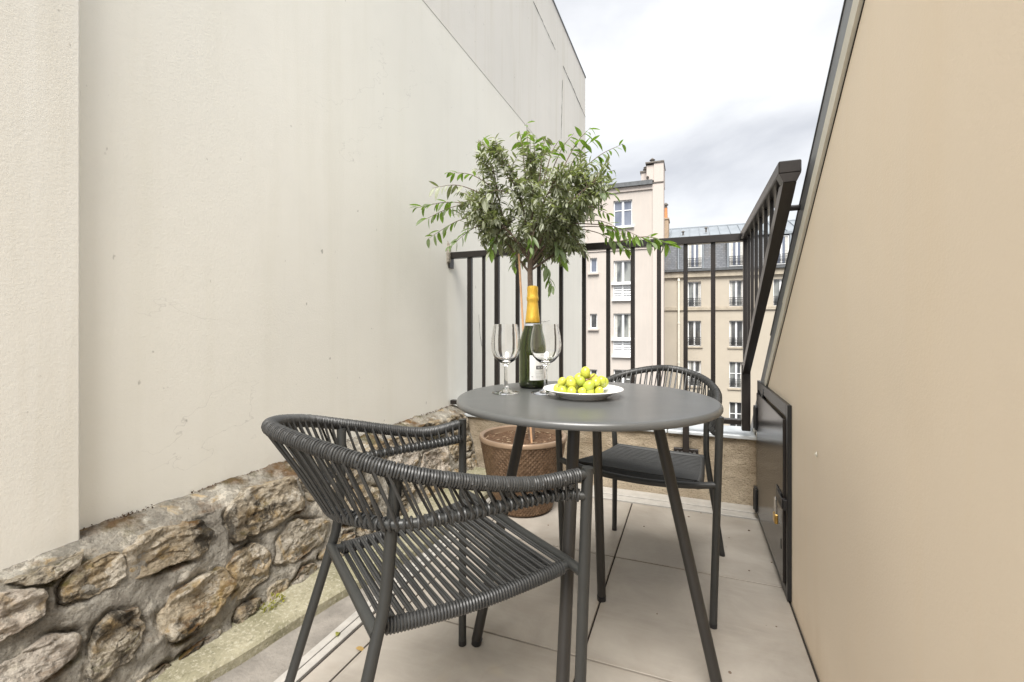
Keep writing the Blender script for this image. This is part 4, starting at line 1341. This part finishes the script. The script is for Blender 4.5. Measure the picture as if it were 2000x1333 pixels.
def wine_glass(label, loc, s=1.0):
    g = thing('wine_glass', label, 'wine glass', loc, group='wine glasses on the bistro table')
    o = [(0.0, 0.0), (0.034, 0.0), (0.0355, 0.0012), (0.034, 0.0026), (0.020, 0.0055), (0.009, 0.0095), (0.0052, 0.018), (0.0043, 0.04), (0.0044, 0.07), (0.006, 0.080), (0.012, 0.0865), (0.022, 0.094), (0.0315, 0.107), (0.0365, 0.124), (0.0378, 0.140), (0.0365, 0.160), (0.0335, 0.18), (0.0305, 0.198), (0.0303, 0.2)]
    i = [(0.0297, 0.2), (0.0296, 0.198), (0.0325, 0.18), (0.0354, 0.16), (0.0366, 0.14), (0.0353, 0.124), (0.030, 0.108), (0.020, 0.097), (0.010, 0.092), (0.0, 0.0905)]
    obj('bowl', MB().lathe([(r * s, z) for r, z in o + i], 72), 'glass', g, True, 50)
    return g


wine_glass('clear wine glass standing alone left of the bottle', (-0.499, 1.226, HT + 0.0002), 1.14)
wine_glass('clear wine glass in front of the bottle label, right beside the plate', (-0.390, 1.265, HT + 0.0002), 1.19)

pl = thing('plate', 'round white porcelain plate carrying the grapes', 'plate', (-0.276, 1.243, HT))
obj('dish', MB().lathe([(0.0, 0.002), (0.058, 0.002), (0.060, 0.0), (0.066, 0.0), (0.068, 0.003), (0.085, 0.013), (0.108, 0.0215), (0.110, 0.0228), (0.109, 0.0240), (0.106, 0.0240), (0.084, 0.0165), (0.068, 0.0075), (0.060, 0.006), (0.0, 0.0055)], 72), 'porcelain', pl, True, 50)

gp = thing('grape_bunch', 'bunch of yellow-green grapes piled on the white plate', 'grapes', (-0.276, 1.243, HT + 0.0056), R(21.4))
gmesh = MB()
for_r = 0.0125
bm = bmesh.new()
bmesh.ops.create_uvsphere(bm, u_segments=20, v_segments=14, radius=1)
bm.verts.index_update()
gmesh.add([v.co[:] for v in bm.verts], [[v.index for v in f.verts] for f in bm.faces])
bm.free()
gm_ = gmesh.mesh('grape', M['grape'], True, 80)
rg = random.Random(5)
spots = []


def try_grape(x, y, z, r):
    for (a, b, c, d) in spots:
        if (x - a) ** 2 + (y - b) ** 2 + (z - c) ** 2 < (0.80 * (r + d)) ** 2:
            return False
    spots.append((x, y, z, r))
    return True


for x in (-0.062, -0.036, -0.010, 0.016, 0.043):
    for y in (-0.036, -0.010, 0.016, 0.040):
        if ((x + 0.006) / 0.074) ** 2 + (y / 0.05) ** 2 < 1.25:
            try_grape(x + rg.uniform(-0.005, 0.005), y + rg.uniform(-0.005, 0.005), 0.0135, rg.uniform(0.0112, 0.0138))
for x, y, z in ((-0.060, -0.008, 0.034), (-0.037, -0.026, 0.035), (-0.034, 0.004, 0.040), (-0.012, -0.022, 0.040), (0.030, -0.022, 0.036), (0.050, -0.008, 0.038), (0.030, 0.010, 0.040), (0.058, 0.014, 0.033), (-0.008, 0.012, 0.044), (0.008, -0.034, 0.029)):
    spots.append((x + rg.uniform(-0.002, 0.002), y, z + rg.uniform(-0.002, 0.002), rg.uniform(0.0115, 0.0142)))
spots.append((0.006, -0.004, 0.060, 0.0138))
for x, y, z, r in spots:
    o = link('grape', gm_, gp, (x, y, z))
    o.scale = (r, r, r * rg.uniform(1.05, 1.3))
    o.rotation_euler = (rg.uniform(-0.9, 0.9), rg.uniform(-0.9, 0.9), 0)
st = MB()
st.tube(crom([(-0.01, -0.012, 0.03), (0.006, -0.020, 0.040), (0.020, -0.016, 0.048), (0.032, -0.006, 0.056)], 5), 0.0016, 6)
st.tube([(0.006, -0.020, 0.040), (0.006, -0.008, 0.048)], 0.0011, 6).tube([(0.014, -0.018, 0.044), (0.022, -0.022, 0.036)], 0.0011, 6).tube([(0.0, -0.018, 0.036), (-0.008, -0.024, 0.036)], 0.0011, 6)
obj('stem', st, 'grape_stem', gp)

# ------------------------------------------------------------------ planter and tree
PC = Vector((-0.806, 2.215, 0))
pt = thing('bronze_planter', 'round bronze planter with an embossed diamond pattern in the back corner', 'planter', PC)


def pot_r(z):
    t = z / 0.375
    return 0.145 + 0.080 * (t ** 0.75) if t > 0.06 else 0.145 + 0.080 * (0.06 ** 0.75) * (t / 0.06) ** 0.3


ND, NZ = 58, 14
pm = MB()
vs = []
z0, z1 = 0.012, 0.352
for j in range(2 * NZ + 1):
    z = z0 + (z1 - z0) * j / (2 * NZ)
    for i in range(2 * ND):
        a = math.pi * i / ND
        bumpy = -0.0042 if (i + j) % 2 else 0.0
        r = pot_r(z) + bumpy
        vs.append((r * math.cos(a), r * math.sin(a), z))
W_ = 2 * ND
fs = []
for j in range(2 * NZ):
    for i in range(W_):
        a, b = j * W_ + i, j * W_ + (i + 1) % W_
        c, d = b + W_, a + W_
        if (i + j) % 2 == 0:
            fs += [(a, b, c), (a, c, d)]
        else:
            fs += [(a, b, d), (b, c, d)]
pm.add(vs, fs)
pm.lathe([(0.0, 0.0), (0.138, 0.0), (pot_r(0.012), 0.012)], 2 * ND)
obj('pot', pm, 'bronze', pt, False, recalc=False)
rr = pot_r(0.36)
obj('rim', MB().lathe([(rr - 0.004, 0.350), (rr + 0.003, 0.356), (rr + 0.004, 0.368), (rr, 0.375), (rr - 0.012, 0.376), (rr - 0.019, 0.370), (rr - 0.020, 0.30)], 96, caps=False), 'rim_glaze', pt, True, 40)


def soil_fn(u, v):
    a = 2 * math.pi * u
    r = v * (rr - 0.0195)
    z = 0.345 + noise.fractal(Vector((r * math.cos(a) * 22, r * math.sin(a) * 22, 2)), 1, 2, 5) * 0.008
    return Vector((r * math.cos(a), r * math.sin(a), z))


obj('soil', grid_surface(soil_fn, 80, 20), 'soil', pt, True, 60, recalc=False)
sm_ = MB()
for k in range(60):
    a, r = random.uniform(0, 6.28), (rr - 0.03) * math.sqrt(random.random())
    p = Vector((r * math.cos(a), r * math.sin(a), 0.351 + random.uniform(0, 0.004)))
    d = Vector((random.uniform(-1, 1), random.uniform(-1, 1), random.uniform(-0.15, 0.2))).normalized() * random.uniform(0.008, 0.022)
    sm_.tube([p, p + d], 0.0008, 4)
tag(obj('straw', sm_, 'straw', pt), kind='stuff')

TA = math.atan(348 / 889)
tree = thing('potted_tree', 'small standard tree with narrow drooping leaves growing from the bronze planter', 'tree', (-0.761, 2.236, 0), TA)
rt = random.Random(21)
trunk_path = crom([(-0.004, 0, 0.33), (-0.006, 0.004, 0.6), (0.002, 0.0, 0.9), (-0.010, 0.0, 1.1), (-0.012, 0.0, 1.27), (0.0, 0.0, 1.36)], 8)
obj('trunk', MB().tube(trunk_path, [0.0165 - 0.004 * i / len(trunk_path) for i in range(len(trunk_path))], 12), 'bark', tree, True)
trunk_top = Vector((-0.012, 0, 1.25))
C0 = Vector((-0.005, 0.0, 1.57))
AX = Vector((0.46, 0.38, 0.335))
branch_mb = []
leaf_spots = []          # (pos, direction, size, green)


def grow(p0, p1, r0, r1, sag, n=8):
    mid = p0.lerp(p1, 0.5) + Vector((rt.uniform(-0.04, 0.04), rt.uniform(-0.04, 0.04), sag))
    return crom([p0, mid, p1], n), r0, r1


def twig_leaves(path, n, size, green, spread=1.0, start=0.15):
    f, L = arc_sample(path)
    for k in range(n):
        s = start + (1 - start) * (k + rt.random()) / n
        p, tg = f(s)
        side = Vector((rt.uniform(-1, 1), rt.uniform(-1, 1), rt.uniform(-1, 1)))
        side = (side - tg * side.dot(tg)).normalized()
        d = (tg * rt.uniform(0.2, 0.9) + side * spread + Vector((0, 0, -0.45 if green else -0.12))).normalized()
        leaf_spots.append((p, d, size * rt.uniform(0.7, 1.25), green))


twigs_mb = MB()
limbs = []
for k in range(19):
    a = 2 * math.pi * k / 19 * 2.4 + rt.uniform(-0.25, 0.25)
    el = rt.choice((-0.5, -0.25, 0.0, 0.2, 0.4, 0.65, 0.9))
    c = math.sqrt(max(0, 1 - el * el))
    tgt = C0 + Vector((AX.x * c * math.cos(a), AX.y * c * math.sin(a), AX.z * el)) * rt.uniform(0.62, 0.9)
    p0 = trunk_top + Vector((0, 0, rt.uniform(-0.05, 0.08)))
    path, r0, r1 = grow(p0, tgt, 0.006, 0.002, rt.uniform(-0.03, 0.03), 10)
    limbs.append(path)
    obj('branch', MB().tube(path, [0.0062 - 0.0044 * i / (len(path) - 1) for i in range(len(path))], 7), 'bark', tree, True)
for path in limbs:
    f, L = arc_sample(path)
    for k in range(29):
        s = 0.34 + 0.66 * (k + rt.random()) / 29
        p, tg = f(s)
        d = (Vector((rt.gauss(0, 1), rt.gauss(0, 1), rt.gauss(0.1, 0.9))) + (p - C0).normalized() * 1.0 + tg * 0.6).normalized()
        l = rt.uniform(0.06, 0.15)
        q = p + d * l
        e = Vector(((q.x - C0.x) / AX.x, (q.y - C0.y) / AX.y, (q.z - C0.z) / AX.z))
        lump = 1.0 + 0.22 * noise.noise(Vector((e.x * 1.6, e.y * 1.6, e.z * 1.6)) + Vector((4, 2, 8)))
        if e.length > lump:
            q = C0 + Vector((e.x * AX.x, e.y * AX.y, e.z * AX.z)) / e.length * lump
        tp = crom([p, p.lerp(q, 0.55) + Vector((0, 0, 0.012)), q], 4)
        twigs_mb.tube(tp, [0.0016 - 0.001 * i / (len(tp) - 1) for i in range(len(tp))], 4, caps=False)
        twig_leaves(tp, 18, 0.037, False)
# long outer sprays: (start a, z) -> (tip a, z), depth offset, leaves
SPR = [((-0.30, 1.52), (-0.615, 1.55), 0.02, 15), ((-0.30, 1.56), (-0.56, 1.47), -0.05, 12), ((-0.26, 1.66), (-0.44, 1.74), 0.03, 10), ((-0.18, 1.74), (-0.28, 1.90), 0.0, 8),
       ((-0.12, 1.78), (-0.22, 1.88), 0.06, 6), ((-0.04, 1.78), (-0.03, 1.985), 0.0, 10), ((0.02, 1.78), (0.0, 1.89), -0.08, 10), ((0.09, 1.75), (0.14, 1.90), 0.0, 7), ((0.20, 1.74), (0.30, 1.965), 0.0, 14),
       ((0.22, 1.72), (0.34, 1.94), 0.08, 10), ((0.12, 1.74), (0.22, 1.95), 0.04, 8), ((-0.06, 1.76), (-0.07, 1.93), -0.04, 7), ((0.06, 1.76), (0.07, 1.93), 0.05, 7), ((0.26, 1.68), (0.47, 1.88), 0.0, 11), ((0.30, 1.62), (0.44, 1.76), 0.05, 9), ((0.32, 1.56), (0.42, 1.60), -0.04, 7), ((0.28, 1.36), (0.52, 1.385), 0.0, 13),
       ((0.44, 1.365), (0.70, 1.345), -0.04, 15), ((0.30, 1.39), (0.60, 1.35), -0.08, 17), ((0.26, 1.37), (0.50, 1.33), 0.02, 12), ((-0.30, 1.50), (-0.55, 1.40), 0.06, 11), ((0.30, 1.40), (0.48, 1.44), 0.04, 7), ((0.30, 1.48), (0.39, 1.50), -0.05, 7), ((-0.05, 1.28), (-0.10, 1.24), -0.02, 7), ((0.02, 1.25), (0.10, 1.13), -0.04, 16),
       ((0.10, 1.36), (0.14, 1.26), -0.10, 11), ((0.05, 1.38), (-0.02, 1.30), -0.2, 10), ((-0.25, 1.42), (-0.42, 1.34), -0.04, 11), ((-0.15, 1.42), (-0.22, 1.30), -0.1, 9), ((0.18, 1.40), (0.27, 1.29), -0.05, 9),
       ((-0.36, 1.60), (-0.50, 1.62), -0.1, 9), ((0.05, 1.66), (0.10, 1.57), -0.24, 9), ((-0.16, 1.6), (-0.25, 1.53), -0.22, 9), ((0.2, 1.56), (0.28, 1.48), -0.2, 9)]
for (a0, zz0), (a1, zz1), dy, nl in SPR:
    p0 = Vector((a0 * 0.6, dy * 0.4, C0.z + (zz0 - C0.z) * 0.6)) if nl != 15 or a0 < 0 else Vector((a0, dy, zz0))
    p1 = Vector((a1, dy, zz1))
    path = crom([p0, p0.lerp(p1, 0.55) + Vector((0, 0, 0.035)), p1], 8)
    obj('branch', MB().tube(path, [0.0034 - 0.0026 * i / (len(path) - 1) for i in range(len(path))], 6, caps=False), 'bark', tree, True, recalc=False)
    twig_leaves(path, nl, 0.060, True, 0.8, 0.5)


def leaf_geo(L, w, curl):
    n = 5
    vs, fs = [], []
    for i in range(n + 1):
        t = i / n
        ww = w * math.sin(math.pi * min(t * 0.94 + 0.05, 1)) ** 0.8 if 0 < i < n else 0.0006
        x, z = L * t, -curl * L * t * t
        vs += [(x, -ww, z + ww * 0.35), (x, 0, z), (x, ww, z + ww * 0.35)]
    for i in range(n):
        a = i * 3
        fs += [(a, a + 1, a + 4, a + 3), (a + 1, a + 2, a + 5, a + 4)]
    return vs, fs


big = [MB().add(*leaf_geo(1.0, 0.13 + 0.03 * k, 0.15 + 0.12 * k)).mesh('leaf', M['leaf_green'], True, 60, recalc=False) for k in range(3)]
fol = MB()
count = 0
for p, d, s, green in leaf_spots:
    x = d
    y = x.cross(Vector((rt.uniform(-0.5, 0.5), rt.uniform(-0.5, 0.5), 1))).normalized()
    z = x.cross(y)
    if z.z < 0:
        y, z = -y, -z
    mat = Matrix((x, y, z)).transposed()
    if green and count < 296:
        o = link('leaf', big[count % 3], tree, p)
        o.rotation_euler = mat.to_euler()
        o.scale = (s, s * rt.uniform(0.8, 1.15), s)
        count += 1
    else:
        vs, fs = leaf_geo(s, s * rt.uniform(0.11, 0.17), rt.uniform(0.05, 0.4))
        fol.add([p + mat @ Vector(v) for v in vs], fs)
tag(obj('foliage', fol, 'leaf_grey', tree, True, 60, recalc=False), kind='stuff')
tag(obj('twigs', twigs_mb, 'bark', tree, True, recalc=False), kind='stuff')
stk = thing('bamboo_stake', 'thin tan bamboo stake supporting the trunk of the small tree', 'plant stake', (-0.806, 2.215, 0.34), TA)
obj('cane', MB().tube([(0.045, -0.05, -0.02), (0.005, -0.035, 0.5), (-0.022, -0.02, 0.965)], 0.0055, 8), 'bamboo', stk, True)

# ------------------------------------------------------------------ litter on the floor
def fallen(name, label, loc, rot, s, mat, group=None):
    t = obj(name, MB().add(*leaf_geo(s, s * 0.22, 0.5)), mat, None, True, recalc=False)
    t.location = loc
    t.rotation_euler = rot
    return tag(t, label, 'leaf', group)


fallen('fallen_leaf', 'small dry brown leaf lying on the tiles beside the white edge strip', (-0.900, 1.06, 0.006), (0.3, 0.1, 0.5), 0.03, 'dry_leaf')
fallen('fallen_leaf', 'small yellow-green leaf lying on the white edge strip', (-0.985, 1.075, 0.010), (0.2, -0.2, 2.0), 0.028, 'moss_leaf')
fallen('fallen_leaf', 'tiny dark crumpled leaf lying on the tile joint by the table leg', (-0.30, 1.39, 0.005), (0.5, 0.1, 1.2), 0.014, 'bark')
cr_ = MB()
for x, y, s in ((-0.007, 2.39, 0.006), (-0.033, 2.30, 0.005), (0.12, 2.36, 0.004), (0.25, 2.33, 0.006), (0.10, 1.36, 0.005), (-0.1, 1.55, 0.003), (-0.45, 1.02, 0.004), (0.21, 1.95, 0.004), (-0.2, 2.2, 0.004), (-0.62, 2.05, 0.004), (-0.70, 1.75, 0.003), (0.02, 1.72, 0.0025), (0.25, 1.62, 0.003), (-0.12, 1.12, 0.003), (-0.75, 1.32, 0.003), (-0.40, 1.85, 0.0025), (0.16, 2.22, 0.003), (-0.93, 1.45, 0.004), (-0.92, 1.9, 0.005), (-0.90, 2.3, 0.005), (-0.55, 2.44, 0.004), (0.05, 2.46, 0.004), (0.30, 2.05, 0.004)):
    cr_.lathe([(0, 0), (s * 0.9, 0.0005), (s * 0.7, s * 0.5), (0, s * 0.7)], 7, x, y)
tag(obj('grit', cr_, 'bark'), kind='stuff')
